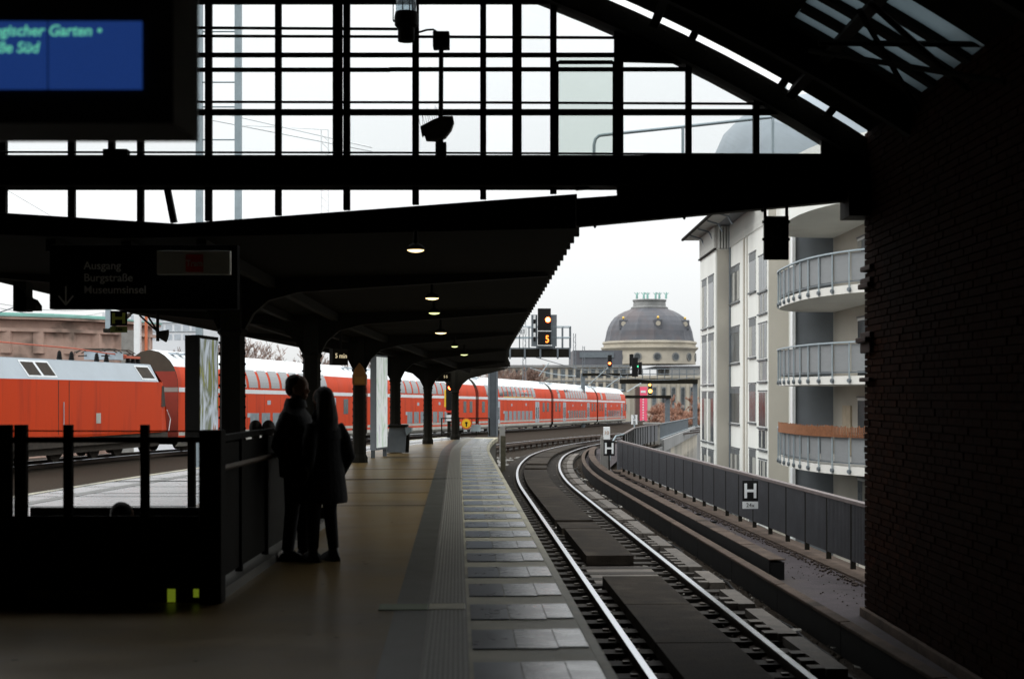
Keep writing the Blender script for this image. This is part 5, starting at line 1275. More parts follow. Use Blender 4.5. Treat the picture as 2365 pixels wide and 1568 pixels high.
# small platform-end signals and fence
s = thing('platform_signal', 'slim black signal with one red light behind the last column', 'railway signal', at(1037, 1000, 53)); Zp = 53.6
MB().box(at(1030,0,Zp).x, at(1045,0,Zp).x, Zp, Zp + .2, at(0,947,Zp).z, at(0,884,Zp).z).build('head', black_m, s)
MB().box(at(1033,0,Zp).x, at(1041,0,Zp).x, Zp + .05, Zp + .12, -.2, at(0,947,Zp).z).build('mast', steel_dark, s)
p = at(1040, 895, Zp - .03); MB().tube([p, p + Vector((0, .04, 0))], .085, 16).build('red_lens', red_l, s)
MB().box(at(1031,0,Zp).x, at(1044,0,Zp).x, Zp - .02, Zp, at(0,953,Zp).z, at(0,948,Zp).z).build('red_plate', mat('red_plate_paint', (.6, .04, .02), .5), s)
MB().box(at(1031,0,Zp).x, at(1044,0,Zp).x, Zp - .02, Zp, at(0,972,Zp).z, at(0,958,Zp).z).build('white_plate', white_m, s)
MB().box(at(1026,0,Zp).x, at(1030,0,Zp).x, Zp, Zp + .1, at(0,940,Zp).z, at(0,900,Zp).z).build('yellow_plate', yellow_m, s)
s = thing('platform_end_fence', 'low steel tube fence closing the platform end, with a small grey box', 'fence', at(1080, 1008, 53)); Zp = 53.1
for y in (966, 1001): MB().tube([at(1018, y, Zp), at(1130, y, Zp)], .025, 6).build('rail', steel_dark, s)
for x in (1020, 1060, 1100, 1130): MB().tube([at(x, 966, Zp), at(x, 1006, Zp)], .028, 6).build('post', steel_dark, s)
MB().box(at(1088,0,Zp).x, at(1110,0,Zp).x, Zp - .05, Zp + .1, at(0,996,Zp).z, at(0,980,Zp).z).build('grey_box', steel_light, s)
for x in (1068, 1090, 1105): MB().tube([at(x, 966, Zp), at(x, 1003, Zp)], .014, 6).build('baluster', steel_dark, s)
s = thing('round_warning_sign', 'round yellow no entry sign with red rim on the platform end fence', 'sign', at(1077, 990, 52.9)); p = at(1077, 978, 52.95)
MB().tube([p, p + Vector((0, .02, 0))], .205, 24).build('red_rim', mat('sign_orange_red', (.75, .12, .02), .5), s); MB().tube([p + Vector((0, -.008, 0)), p], .165, 24).build('yellow_disc', mat('sign_yellow', (.85, .5, .02), .5), s)
MB().box(p.x - .022, p.x + .022, p.y - .014, p.y - .009, p.z - .11, p.z + .05).build('figure_body', black_m, s); MB().box(p.x - .045, p.x + .045, p.y - .0145, p.y - .0095, p.z + .0, p.z + .06).build('figure_head', black_m, s)
s = MB(); q = at(1160, 985, 60); s.box(q.x - .12, q.x + .12, 60, 60.4, -1.1, q.z); s.build('track_cabinet', concrete, label='narrow pale concrete post at the foot of the gantry', cat='post')

def lattice_mast(x, y0, Z, ztop, lb, w=.35, base=-1.1):
    p = at(x, 0, Z); t_ = thing('catenary_mast', lb, 'mast', (p.x, Z, base + Tz(Z)), 'lattice catenary masts'); zt = at(0, ztop, Z).z; z0 = base + Tz(Z)
    for e in (-1, 1):
        for f in (-1, 1): MB().beam((p.x + e*w/2, Z + f*w/2, z0), (p.x + e*w/2*.7, Z + f*w/2*.7, zt), .06, .06, up=(0, 1, 0)).build('leg', steel_grey, t_)
    mb = MB(); z = z0; k = 0
    while z < zt - .5: mb.beam((p.x - w/2*(1 if k % 2 else -1), Z - w/2, z), (p.x + w/2*(1 if k % 2 else -1), Z - w/2, z + .6), .035, .02, up=(0, 1, 0)); z += .6; k += 1
    mb.build('lacing', steel_grey, t_); return t_
lattice_mast(1211, 0, 138, 745, 'lattice mast rising behind the 83 plate on the gantry')
lattice_mast(1327, 0, 168, 770, 'lattice mast just right of the near gantry railing')
lattice_mast(1300, 0, 160, 850, 'short lattice mast behind the train roof, left of the far signals')
lattice_mast(1348, 0, 185, 800, 'thin distant lattice mast left of the museum dome')
# ladder-like steel mast seen through the gable glazing
s = thing('ladder_mast', 'tall pale blue grey steel mast of two legs with rungs beyond the gable glass', 'mast', at(500, 0, 40) * 1.0); s.location.z = -1.1; ORG[s].z = -1.1; Zm = 40
for x in (459, 549): a, b = at(x, 0, Zm), None; MB().box(a.x - .09, a.x + .09, Zm, Zm + .18, -1.1, 13.5).build('leg', steel_light, s)
i = 0
for y in (-62, 72, 246, 421, 596 - 40): MB().tube([at(459, y, Zm) + Vector((0, .09, 0)), at(549, y, Zm) + Vector((0, .09, 0))], .022, 6).build('rung', steel_light, s)
for y in (189, 322, ): MB().tube([at(459, y, Zm) + Vector((0, .09, 0)), at(549, y, Zm) + Vector((0, .09, 0))], .022, 6).build('rung', steel_light, s)
s = thing('pipe_railing', 'thin pale steel pipe railing with rounded corner outside the right half of the gable', 'railing', at(1600, 370, 19)); Zr = 19
P = [at(1372, 372, Zr), at(1372, 335, Zr), at(1375, 322, Zr), at(1383, 314, Zr), at(1395, 312, Zr), at(1570, 294, Zr), at(1800, 269, Zr)]
MB().tube(P, .022, 8).build('handrail', steel_light, s, smooth=True); MB().tube([at(1577, 293, Zr), at(1577, 372, Zr)], .02, 8).build('upright', steel_light, s); MB().tube([at(1785, 270, Zr), at(1785, 372, Zr)], .02, 8).build('upright', steel_light, s)
MB().box(at(1340,0,Zr).x, at(1900,0,Zr).x, Zr - .3, Zr + .3, at(0,384,Zr).z, at(0,372,Zr).z).build('ledge', steel_dark, s)
# distant crane
s = thing('tower_crane', 'very faint distant tower crane behind the gable glass', 'crane', at(745, 560, 520)); cm = mat('pale_crane', (.80, .82, .84), .8, emit=(.5, .52, .53), estr=.9); cm = mat('haze_pale_crane', (.86, .87, .88), .8)  # paleness of distant haze put into the crane colour
a, b = at(475, 275, 520), at(860, 350, 520)
for dz in (0, 3.5): MB().tube([a + Vector((0, 0, dz)), b + Vector((0, 0, dz*.4))], .3, 5).build('jib_chord', cm, s)
MB().tube([at(560, 290, 520), at(758, 300, 520)], .2, 5).build('tie', cm, s)
for x in (742, 758): MB().tube([at(x, 560, 520), at(x, 300, 520)], .3, 5).build('mast_leg', cm, s)
for i in range(14): MB().tube([at(742, 310 + 18*i, 520), at(758, 326 + 18*i, 520)], .16, 4).build('mast_lacing', cm, s)
# far signal gantries
def gantry(name, lb, x0, x1, y0, y1, Z, xs_post, rail_y=None):
    t_ = thing(name, lb, 'signal gantry', at((x0 + x1)/2, y1, Z)); a, b = at(x0, y1, Z), at(x1, y0, Z)
    MB().box(a.x, b.x, Z, Z + .25, a.z, b.z).build('boom', steel_dark, t_); MB().box(a.x, b.x, Z + 1, Z + 1.25, a.z, b.z).build('boom', steel_dark, t_)
    for x in xs_post: q = at(x, 0, Z); MB().box(q.x - .22, q.x + .22, Z + .3, Z + .9, -2.6, b.z).build('post', steel_grey, t_)
    if rail_y:
        for yy_ in (rail_y, (rail_y + y0)/2): MB().tube([at(x0, yy_, Z), at(x1, yy_, Z)], .045, 5).build('railing_bar', steel_grey, t_)
        x = x0
        while x <= x1: MB().tube([at(x, rail_y, Z), at(x, y0, Z)], .045, 5).build('railing_post', steel_grey, t_); x += 17
    return t_
gantry('far_signal_gantry', 'long dark far gantry across the museum front, carrying a cluster of dark signals', 1433, 1612, 876, 886, 150, (1607,), 852)
gantry('far_signal_gantry', 'second far gantry at the same height, left of the dark signal cluster', 1345, 1470, 862, 868, 160, (1347,), 845)
gantry('low_signal_gantry', 'low far gantry under the dome carrying the double orange signal, beside the pink banner', 1446, 1550, 913, 920, 135, (1543,), None)
def fsig(x, y0, y1, w, Z, lights, lb, mesh=steel_dark):
    t_ = thing('far_signal', lb, 'railway signal', at(x, y1, Z)); a, b = at(x - w/2, y1, Z), at(x + w/2, y0, Z)
    MB().box(a.x, b.x, Z - .4, Z, a.z, b.z).build('head', black_m, t_, bevel=.03)
    for lx_, ly_, r_, m_ in lights: q = at(lx_, ly_, Z - .45); MB().tube([q, q + Vector((0, .06, 0))], r_, 12).build('light', m_, t_)
    return t_
fsig(1408, 820, 848, 9, 150, [(1408, 839, .13, red_l)], 'far signal with a red light, left of the dome drum')
fsig(1466, 826, 870, 14, 150, [(1474, 846, .09, grn_l)], 'broad black far signal with a tiny green light in front of the dome drum')
fsig(1458, 818, 846, 9, 151, [], 'smaller dark signal leaning on the left of the black cluster'); fsig(1478, 836, 866, 8, 149, [], 'narrow dark signal on the right of the black cluster')
amb = mat('amber_signal_light', (1, .5, .1), .4, emit=(1, .42, .07), estr=5.0)
fsig(1501, 888, 912, 8, 134, [(1501, 889, .11, amb), (1502, 903, .17, amb)], 'far double signal glowing orange beside the pink banner')
s = thing('white_track_sign', 'small white square sign with dark digits between train end and pink banner', 'sign', at(1465, 990, 100)); q = 100
MB().box(at(1458,0,q).x, at(1472,0,q).x, q, q + .1, at(0,980,q).z, at(0,958,q).z).build('plate', white_m, s); MB().tube([at(1465, 980, q), at(1465, 1003, q)], .05, 6).build('post', steel_light, s)
text('3', .42, at(1465, 968, q - .03), black_m, s, align='CENTER'); text('8', .36, at(1465, 979, q - .03), black_m, s, align='CENTER')
s = thing('distance_board', 'pale upright concrete board beside the far H sign', 'post', at(1402, 1040, 46)); q = 46.5
MB().box(at(1394,0,q).x, at(1409,0,q).x, q, q + .2, at(0,1015,q).z, at(0,986,q).z).build('upper_board', white_m, s, bevel=.01); MB().box(at(1388,0,q).x, at(1406,0,q).x, q + .1, q + .4, -1.1, at(0,1008,q).z).build('base_block', concrete, s, bevel=.02)
text('10', .16, at(1401, 1003, q - .01), mat('faded_orange_digits', (.4, .2, .1), .7), s, align='CENTER')
# overhead wires
wr = thing('overhead_wires', 'thin overhead line wires and cantilever arms above the train', 'overhead line', (0, 90, 3))
def wire(a, b, sag=0., r=.012, m=steel_grey):
    a, b = at(*a), at(*b); MB().tube([a.lerp(b, i/6) - Vector((0, 0, sag*4*(i/6)*(1 - i/6))) for i in range(7)], r, 4).build('wire', m, wr)
wire((1245, 868, 130), (1268, 838, 130), 0, .04, steel_light); wire((1225, 850, 135), (1330, 868, 160), .2, .04, steel_light)
wire((1358, 890, 160), (1408, 846, 160), 0, .05, steel_light); wire((1398, 896, 165), (1440, 866, 165), 0, .05, steel_light); wire((1448, 905, 130), (1480, 885, 140), 0, .05, steel_light)
wire((1150, 800, 60), (1640, 858, 160), 1.2, .02); wire((-40, 735, 70), (75, 695, 70), 0, .03); wire((0, 430, 60), (170, 530, 80), 0, .012); wire((-10, 700, 60), (260, 708, 90), .3, .012); wire((0, 712, 60), (240, 722, 90), .3, .012)
s = thing('cantilever_arm', 'grey drop post with a dark diagonal insulator arm in front of the pink stone building', 'catenary fitting', at(250, 760, 56)); q = 56
MB().box(at(243,0,q).x, at(254,0,q).x, q, q + .2, at(0,762,q).z, at(0,600,q).z).build('drop_post', steel_light, s); MB().tube([at(249, 764, q), at(336, 700, q)], .05, 8).build('insulator_arm', steel_dark, s); MB().tube([at(275, 745, q), at(300, 726, q)], .085, 10).build('insulator', under_m, s)
MB().box(at(239,0,q).x, at(262,0,q).x, q - .05, q + .2, at(0,768,q).z, at(0,759,q).z).build('joint', steel_dark, s)
s = thing('loudspeaker_bracket', 'dark hanging loudspeaker on thin struts below the left eaves', 'loudspeaker', at(372, 770, 26)); q = 26
for x0, y0 in ((322, 728), (340, 728), (363, 728)): MB().tube([at(x0, y0, q), at(366, 768, q)], .018, 6).build('strut', steel_dark, s)
MB().tube([at(364, 720, q), at(364, 788, q)], .03, 8).build('stem', steel_dark, s); MB().tube([at(366, 772, q), at(386, 776, q)], [.06, .12], 14).build('horn', steel_dark, s)
s = thing('floodlight', 'dark angular floodlight housing hanging under the left eaves near the photo edge', 'floodlight', at(58, 690, 22)); q = 21.5
MB().box(at(30,0,q).x, at(60,0,q).x, q, q + .3, at(0,718,q).z, at(0,650,q).z).build('bracket', steel_dark, s); MB().prism([at(36, 716, q), at(82, 716, q), at(82, 704, q), at(72, 690, q), at(62, 686, q), at(52, 670, q), at(36, 660, q)], (0, .3, 0)).build('housing', steel_dark, s)

# ================================================================== APARTMENT HOUSE
ap = thing('apartment_house', 'pale plastered apartment house with curved balconies and overhanging roof, right of the dome', 'building', (14, 58, -7))
EX, EY0, EY1 = 22, 40, 75.4
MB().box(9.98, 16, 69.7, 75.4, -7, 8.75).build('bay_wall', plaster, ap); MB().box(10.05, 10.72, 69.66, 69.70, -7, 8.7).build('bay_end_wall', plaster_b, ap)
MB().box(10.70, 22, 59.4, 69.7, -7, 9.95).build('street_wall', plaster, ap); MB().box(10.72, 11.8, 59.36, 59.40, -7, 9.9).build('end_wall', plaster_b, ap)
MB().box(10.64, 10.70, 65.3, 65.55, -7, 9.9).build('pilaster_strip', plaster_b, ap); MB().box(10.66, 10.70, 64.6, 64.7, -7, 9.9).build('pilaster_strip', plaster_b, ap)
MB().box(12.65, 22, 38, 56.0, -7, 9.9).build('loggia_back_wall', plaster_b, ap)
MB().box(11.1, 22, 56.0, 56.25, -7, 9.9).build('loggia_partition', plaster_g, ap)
MB().box(11.55, 22, 56.25, 59.36, -7, 9.9).build('recess_wall', plaster, ap)
MB().box(11.02, 11.14, 55.9, 56.3, -7, 9.9).build('white_edge_post', white_m, ap)
# storey of vertical slats under the eaves
sl0 = None
for i in range(17):
    y = 69.9 + i*.32; o = MB().box(9.90, 9.98, y, y + .14, 8.78, 9.85)
    if sl0 is None: sl0 = o.build('slat', mat('slat_paint', (.55, .55, .52), .7), ap); sl_y = y
    else: inst(sl0, ap, Matrix.Translation((0, y - sl_y, 0)))
for i in range(30):
    inst(sl0, ap, Matrix.Translation((.72, 60.0 + i*.32 - sl_y, .02)))
for i in range(5): inst(sl0, ap, Matrix.Translation((.2 + i*.14, 69.62 - sl_y, 0)))
MB().box(9.99, 16, 69.75, 75.3, 8.75, 9.95).build('attic_wall', mat('attic_grey', (.30, .29, .27), .8), ap)
MB().box(9.88, 10.0, 69.6, 75.5, 8.70, 8.78).build('sill_course', steel_dark, ap)
MB().prism([(9.3, 0, 9.86), (9.3, 0, 9.98), (10.6, 0, 10.1), (22, 0, 11.5), (22, 0, 9.9)], (0, 1, 0)).v
rf = MB(); rf.prism([(9.25, 62, 9.9), (9.25, 62, 10.02), (22, 62, 11.6), (22, 62, 9.96)], (0, 14.6, 0)); rf.build('roof', mat('roof_soffit', (.42, .42, .40), .8), ap)
MB().tube([(9.2, 61.9, 9.95), (9.2, 76.7, 9.95)], .08, 8).build('gutter', steel_dark, ap)
for y in (64.5, 67.5, 70.8, 73.8): MB().tube([(9.25, y, 9.86), (9.8, y, 9.7), (9.95, y - .3, 9.3)], .045, 6).build('gutter_bracket', steel_grey, ap)
MB().tube([(10.66, 69.55, -6), (10.66, 69.55, 9.6)], .055, 8).build('downpipe', steel_grey, ap)
WR = random.Random(12)
def win(xp, y0, y1, z0, z1, nm='window', cols=1, blind=.12, facing='x'):
    w_ = MB().box(xp - .015, xp + .10, y0, y1, z0, z1).build(nm, mat('window_frame_white', (.62, .63, .61), .6), ap)
    t_ = .05; n = cols; W = (y1 - y0 - t_*(n + 1)) / n
    for k in range(n):
        a = y0 + t_ + k*(W + t_)
        MB().box(xp - .025, xp - .012, a, a + W, z0 + t_, z1 - blind*(z1 - z0)).build('pane', bldg_win, w_)
        if WR.random() < .5 and W > .35:
            c0 = a + (0 if WR.random() < .5 else W*.55); MB().box(xp - .030, xp - .014, c0, c0 + W*.45, z0 + t_ + .02, z1 - blind*(z1 - z0) - .01).build('curtain', mat('net_curtain', (.34, .34, .31), .9, 0, .2, 6), w_)
        MB().box(xp - .035, xp - .012, a, a + W, z1 - blind*(z1 - z0), z1 - .03).build('blind_box', frame_dark if blind > .1 else white_m, w_)
    MB().box(xp - .09, xp + .02, y0 - .08, y1 + .08, z0 - .07, z0).build('sill', frame_dark, w_)
    MB().box(xp - .05, xp + .02, y0 - .04, y1 + .04, z1, z1 + .05).build('lintel', frame_dark, w_)
    return w_
for f in range(5):
    dz = -2.9*f
    for (a, b) in ((1622, 1632.5), (1636.5, 1649)):
        Y0, Y1 = 9.98*FPX/(b - CX), 9.98*FPX/(a - CX); win(9.98, Y0, Y1, 5.03 + dz, 7.55 + dz, blind=.13)
    Y0, Y1 = 10.7*FPX/(1708.6 - CX), 10.7*FPX/(1687.8 - CX); win(10.7, Y0, Y1, 6.03 + dz, 7.75 + dz, cols=2, blind=.16)
    Y0, Y1 = 10.7*FPX/(1746.4 - CX), 10.7*FPX/(1731.0 - CX); win(10.7, Y0, Y1, 6.18 + dz, 7.9 + dz, blind=.2)
    Y0, Y1 = 10.7*FPX/(1772 - CX), 10.7*FPX/(1753 - CX); win(10.7, Y0, Y1, 6.02 + dz, 7.55 + dz, cols=3, blind=.03); win(10.7, Y0, Y1, 5.08 + dz, 5.92 + dz, cols=3, blind=.03)
    win(12.65, 50.6, 52.0, 5.15 + dz, 7.3 + dz, 'balcony_door', blind=.05); win(12.65, 47, 50.2, 5.15 + dz, 7.3 + dz, 'balcony_window', cols=2, blind=.05)
# balconies: curved slabs with posts, perforated infill and handrail
arc_pts = catmull([(12.4, 55.8), (11.3, 55.6), (10.6, 55.0), (10.15, 54), (9.92, 52.5), (9.87, 50.5), (9.92, 48.6), (10.2, 46.9), (10.75, 45.4), (11.6, 44.2), (12.8, 43.5)], 6)
bal_inf = mat('perforated_infill', (.20, .21, .215), .6, .1, .08, 2, 0, 8, stretch=(1, 1, 6))
for k, zb in enumerate((4.84, 1.94, -.96)):
    t_ = thing('balcony', None, None, (11, 50, zb)); t_.parent = ap; t_.location = Vector((11, 50, zb)) - ORG[ap]; ORG[t_] = Vector((11, 50, zb))
    poly = [Vector((p.x, p.y, zb)) for p in arc_pts] + [Vector((14, 43.5, zb)), Vector((14, 55.8, zb))]
    MB().prism(poly, (0, 0, .27)).build('slab', mat('balcony_concrete', (.62, .61, .57), .8, 0, .06, 1), t_)
    pa = Path([(p.x, p.y, 0) for p in arc_pts])
    s_ = .4
    for q_ in range(20):
        a = pa.off(s_, .04, 0); MB().box(a.x - .02, a.x + .02, a.y - .02, a.y + .02, zb + .02, zb + 1.33).build('post', steel_light, t_)
        b = pa.off(s_, .0, 0); MB().tube([(b.x, b.y, zb + .12), pa.off(s_, .09, zb + .12)], .065, 10).build('fixing', steel_grey, t_)
        if s_ + .9 < pa.L: 
            c_, e_ = pa.off(s_ + .04, -.02, zb + .85), pa.off(s_ + .85, -.02, zb + .85); MB().beam(c_, e_, .015, .86).build('infill_panel', bal_inf, t_)
        s_ += .89
        if s_ > pa.L: break
    MB().sweep(pa.run(0, pa.L, .5), [(.0, zb + 1.32), (.08, zb + 1.32), (.08, zb + 1.37), (.0, zb + 1.37)]).build('handrail', steel_light, t_)
    MB().sweep(pa.run(0, pa.L, .5), [(-.07, zb + .36), (-.03, zb + .36), (-.03, zb + .41), (-.07, zb + .41)]).build('bottom_rail', steel_grey, t_)
    if k == 2:
        rd = MB(); rg = random.Random(6); s_ = 4.9
        while s_ < pa.L:
            a = pa.off(s_, .1, zb + 1.2); rd.box(a.x - .012, a.x + .012, a.y - .03, a.y + .03, a.z, a.z + .34 + rg.uniform(-.03, .05)); s_ += .075
        rd.build('reed_screen', mat('orange_reed', (.24, .10, .045), .9, 0, .35, 12), t_, kind='stuff')
pp = [Vector((p.x - .1, p.y, 7.75)) for p in arc_pts] + [Vector((14, 43.5, 7.75)), Vector((14, 55.8, 7.75))]
MB().prism(pp, (0, 0, 2.1)).build('roof_terrace_fascia', plaster, ap)
MB().box(12.58, 12.65, 52.9, 54.2, -.65, 1.2).build('curtain', mat('beige_curtain', (.45, .38, .28), .9), ap)
mr2 = MB(); 
prf = [(5.2, 0), (5.15, 1.0), (4.7, 2.0), (3.9, 2.8), (2.7, 3.4), (1.2, 3.75), (.02, 3.85)]
q = at(1905, 366, 66); mr2.lathe((q.x, 66, q.z - .9), prf, 24); mr2.build('domed_roof', mat('grey_zinc_roof', (.27, .31, .34), .6, .1, .1, 1), ap, smooth=True)
MB().tube([(q.x - 2.6, 62.0, 11), (q.x - 2.6, 62.0, 17)], .06, 6).build('aerial', steel_light, ap)
MB().box(q.x - 4.5, q.x + 4.5, 62, 70, 9.9, q.z - .5).build('roof_storey', plaster_g, ap)
mb = MB(); mb.box(9.5, 30, 20, 39, -7, -2.6); mb.build('low_annex', plaster_b, label='low dark ground floor building under the near end of the fence', cat='building')
for i, (cx_, y, c) in enumerate(((8.3, 27, (.6, .6, .6)), (8.0, 33, (.05, .3, .08)), (8.5, 22.5, (.5, .35, .3)))):
    cm_ = mat('car_paint_%d' % i, c, .35, 0, .05, 1, coat=.6)
    s = thing('parked_car', ('white parked car glimpsed through the slot under the fence', 'green parked car glimpsed through the slot under the fence', 'pinkish parked car glimpsed under the near end of the fence')[i], 'car', (cx_, y, -7), 'cars parked in the street below')
    MB().prism([(cx_ - .85, y - 2.1, -6.7), (cx_ - .85, y - 2.1, -6.1), (cx_ - .85, y - 1.1, -6.0), (cx_ - .85, y + 1.7, -6.0), (cx_ - .85, y + 2.1, -6.15), (cx_ - .85, y + 2.1, -6.7)], (1.7, 0, 0)).build('body', cm_, s, bevel=.08)
    MB().prism([(cx_ - .75, y - 1.1, -6.0), (cx_ - .75, y - .5, -5.5), (cx_ - .75, y + 1.0, -5.5), (cx_ - .75, y + 1.6, -6.0)], (1.5, 0, 0)).build('cabin', win_m, s, bevel=.05)
    for e in (-1.3, 1.3):
        for f in (-.9, .72): MB().tube([(cx_ + f, y + e, -6.68), (cx_ + f + .18, y + e, -6.68)], .32, 14).build('wheel', black_m, s)

# ================================================================== MUSEUM WITH DOME
ZM = 430; km = ZM/FPX
mus = thing('domed_museum', 'large grey stone museum with dark ribbed dome and round drum windows', 'building', at(1500, 985, ZM))
cxm = at(1500, 0, ZM + 16).x; zD = lambda y: EYE - (y - HY)*(ZM + 16)/FPX; kd = (ZM + 16)/FPX
prof = [(101, 790), (98, 778), (96, 766), (92, 754), (86, 743), (78, 733), (68, 726), (57, 720), (46, 716), (43, 714)]
mb = MB(); n = 64; vs, fs = [], []
for r_, y in prof:
    for k in range(n):
        t_ = 2*math.pi*k/n; rib = 1.03 if k % 4 == 0 else 1.0; vs.append((cxm + r_*kd*rib*math.cos(t_), ZM + 16 + r_*kd*rib*math.sin(t_), zD(y)))
for i in range(len(prof) - 1):
    for k in range(n): fs.append((i*n+k, i*n+(k+1) % n, (i+1)*n+(k+1) % n, (i+1)*n+k))
mb.add(vs, fs); mb.build('dome', slate, mus)
C3 = (cxm, ZM + 16, 0)
MB().lathe(C3, [(42*kd, zD(716)), (43*kd, zD(711)), (38*kd, zD(708)), (37*kd, zD(698)), (39*kd, zD(696)), (39*kd, zD(693)), (30*kd, zD(693))], 32).build('crown_balustrade', stone_grey, mus)
MB().lathe(C3, [(106*kd, zD(842)), (105*kd, zD(815)), (106*kd, zD(812)), (112*kd, zD(806)), (112*kd, zD(803)), (106*kd, zD(802)), (106*kd, zD(797)), (109*kd, zD(794)), (108*kd, zD(790)), (100*kd, zD(789))], 48).build('drum', stone, mus)
for a in (-74, -45, -20, 4, 28, 52, 76):
    t_ = math.radians(a - 90); r_ = 105.5*kd; c_ = Vector((cxm + r_*math.cos(t_), ZM + 16 + r_*math.sin(t_), zD(826))); o_ = Vector((math.cos(t_), math.sin(t_), 0))
    MB().tube([c_ - o_*.1, c_ + o_*.25], 9.5*kd, 16).build('round_window_frame', stone_grey, mus); MB().tube([c_, c_ + o_*.32], 7*kd, 16).build('round_window', bldg_win, mus)
for x, y, s_ in ((1412, 742, 1), (1500 + 13, 742, 1), (1600, 744, 1)):
    px_ = (1450 + ({1412: 1412, 1513: 1745, 1600: 2035, 1385: 1270, 1617: 2115}[x])/3.336)*.7656
    dx = (px_ - 1500)*kd; rr_ = 91*kd; dy = -math.sqrt(max(0, rr_*rr_ - dx*dx)); c_ = Vector((cxm + dx*.99, ZM + 16 + dy - .3, zD(752)))
    MB().box(c_.x - 1.3*s_, c_.x + 1.3*s_, c_.y - .3, c_.y + 1.5, c_.z - 1.6, c_.z + 1.4).build('dormer', slate, mus, bevel=.2)
    MB().tube([c_ + Vector((0, -.45, .1)), c_ + Vector((0, -.3, .1))], .75*s_, 12).build('dormer_opening', stone, mus)
    MB().ball(c_ + Vector((0, .3, 1.9)), .38, .38, .48, 10, 8, m=None).build('gilded_ball', gold, mus, smooth=True)
for x in (1550, 1618, 1655, 1735, 1772, 1838):
    px_ = (1450 + x/3.336)*.7656; X = cxm + (px_ - 1500)*kd; z0 = zD(694)
    q_ = MB(); q_.tube([(X, ZM + 8, z0), (X, ZM + 8, z0 + 1.1), (X + .2, ZM + 8, z0 + 1.6)], [.35, .3, .18], 8); q_.ball((X + .1, ZM + 8, z0 + 1.8), .2, .2, .25, 8, 6)
    q_.tube([(X, ZM + 8, z0 + 1.2), (X - .8, ZM + 8, z0 + 1.9)], [.16, .1], 6); q_.tube([(X, ZM + 8, z0 + 1.2), (X + .8, ZM + 8, z0 + 1.8)], [.16, .1], 6); q_.build('roof_statue', copper, mus)
# wings
def mz(y, Z=ZM): return EYE - (y - HY)*Z/FPX
XA, XB = at(1440, 0, ZM).x, at(1680, 0, ZM).x
MB().box(XA, XB, ZM, ZM + 40, -7, mz(872)).build('main_wing_wall', stone, mus); MB().box(XA - .5, XB, ZM - .6, ZM + 40, mz(873), mz(867)).build('cornice', stone, mus)
MB().box(XA + 14, XB, ZM + .6, ZM + 40, mz(867), mz(846)).build('attic_wall', stone_grey, mus); MB().box(XA + 10, XB, ZM + .2, ZM + 40, mz(848), mz(845)).build('attic_cornice', slate, mus)
i = 0; x = 1500
fw = None
while x < 1640:
    X = at(x, 0, ZM).x
    MB().box(X - .42, X + .42, ZM - .35, ZM, -7, mz(880)).build('pilaster', stone, mus)
    c_ = X + 1.45
    if fw is None:
        fr_ = MB(); fr_.box(c_ - .75, c_ + .75, ZM - .08, ZM + .1, mz(975), mz(893)); fw = fr_.build('window', stone_grey, mus); fw0 = c_
        MB().box(c_ - .5, c_ + .5, ZM - .12, ZM - .07, mz(935), mz(898)).build('pane', bldg_win, fw); MB().tube([(c_, ZM - .12, mz(898)), (c_, ZM - .07, mz(898))], .5, 14).build('arch_pane', bldg_win, fw)
        MB().box(c_ - .5, c_ + .5, ZM - .12, ZM - .07, mz(972), mz(942)).build('pane', bldg_win, fw)
    else:
        o = fw.copy(); C.objects.link(o); o.parent = mus; o.location = (c_ - fw0, 0, 0)
        for ch in fw.children: c2 = ch.copy(); C.objects.link(c2); c2.parent = o
    x += 22
# left, nearer wing of grey stone behind the train
lw = thing('museum_side_wing', 'long weathered grey stone building behind the train, left of the dome', 'building', at(1300, 900, 300)); Z2 = 300
MB().box(at(1150,0,Z2).x, at(1455,0,Z2).x, Z2, Z2 + 30, -8, mz(846, Z2)).build('wall', stone, lw); MB().box(at(1148,0,Z2).x, at(1457,0,Z2).x, Z2 - .6, Z2 + 30, mz(849, Z2), mz(843, Z2)).build('cornice', stone_grey, lw)
MB().box(at(1325,0,Z2).x, at(1440,0,Z2).x, Z2 + 3, Z2 + 26, mz(843, Z2), mz(808, Z2)).build('roof_block', slate, lw); MB().box(at(1340,0,Z2).x, at(1420,0,Z2).x, Z2 + 2.8, Z2 + 3, mz(825, Z2), mz(812, Z2)).build('roof_glazing', steel_grey, lw)
MB().box(at(1455,0,Z2).x - .5, at(1476,0,Z2).x, Z2 + 1, Z2 + 20, -8, mz(880, Z2)).build('end_block', stone, lw)
w0 = None
for r_ in range(2):
    for i in range(17):
        X = at(1160 + i*17.5, 0, Z2).x; zb = mz(905 - 32*r_, Z2)
        if w0 is None:
            w0 = MB().box(X - .5, X + .5, Z2 - .06, Z2 + .1, zb, zb + 1.9).build('window', stone_grey, lw); MB().box(X - .38, X + .38, Z2 - .1, Z2 - .05, zb + .1, zb + 1.7).build('pane', bldg_win, w0); wx, wz = X, zb
        else:
            o = w0.copy(); C.objects.link(o); o.parent = lw; o.location = (X - wx, 0, zb - wz)
            for ch in w0.children: c2 = ch.copy(); C.objects.link(c2); c2.parent = o
    for i in range(18): X = at(1151 + i*17.5, 0, Z2).x; MB().box(X - .25, X + .25, Z2 - .25, Z2, mz(912 - 32*r_, Z2), mz(880 - 32*r_, Z2)).build('pilaster', stone, lw)
MB().box(at(1150,0,Z2).x, at(1455,0,Z2).x, Z2 - .35, Z2, mz(881, Z2), mz(878, Z2)).build('string_course', stone_grey, lw)
s = thing('pink_banner', 'tall narrow bright pink banner on a museum pillar beside the orange signal', 'banner', at(1486, 980, 230)); q = 230
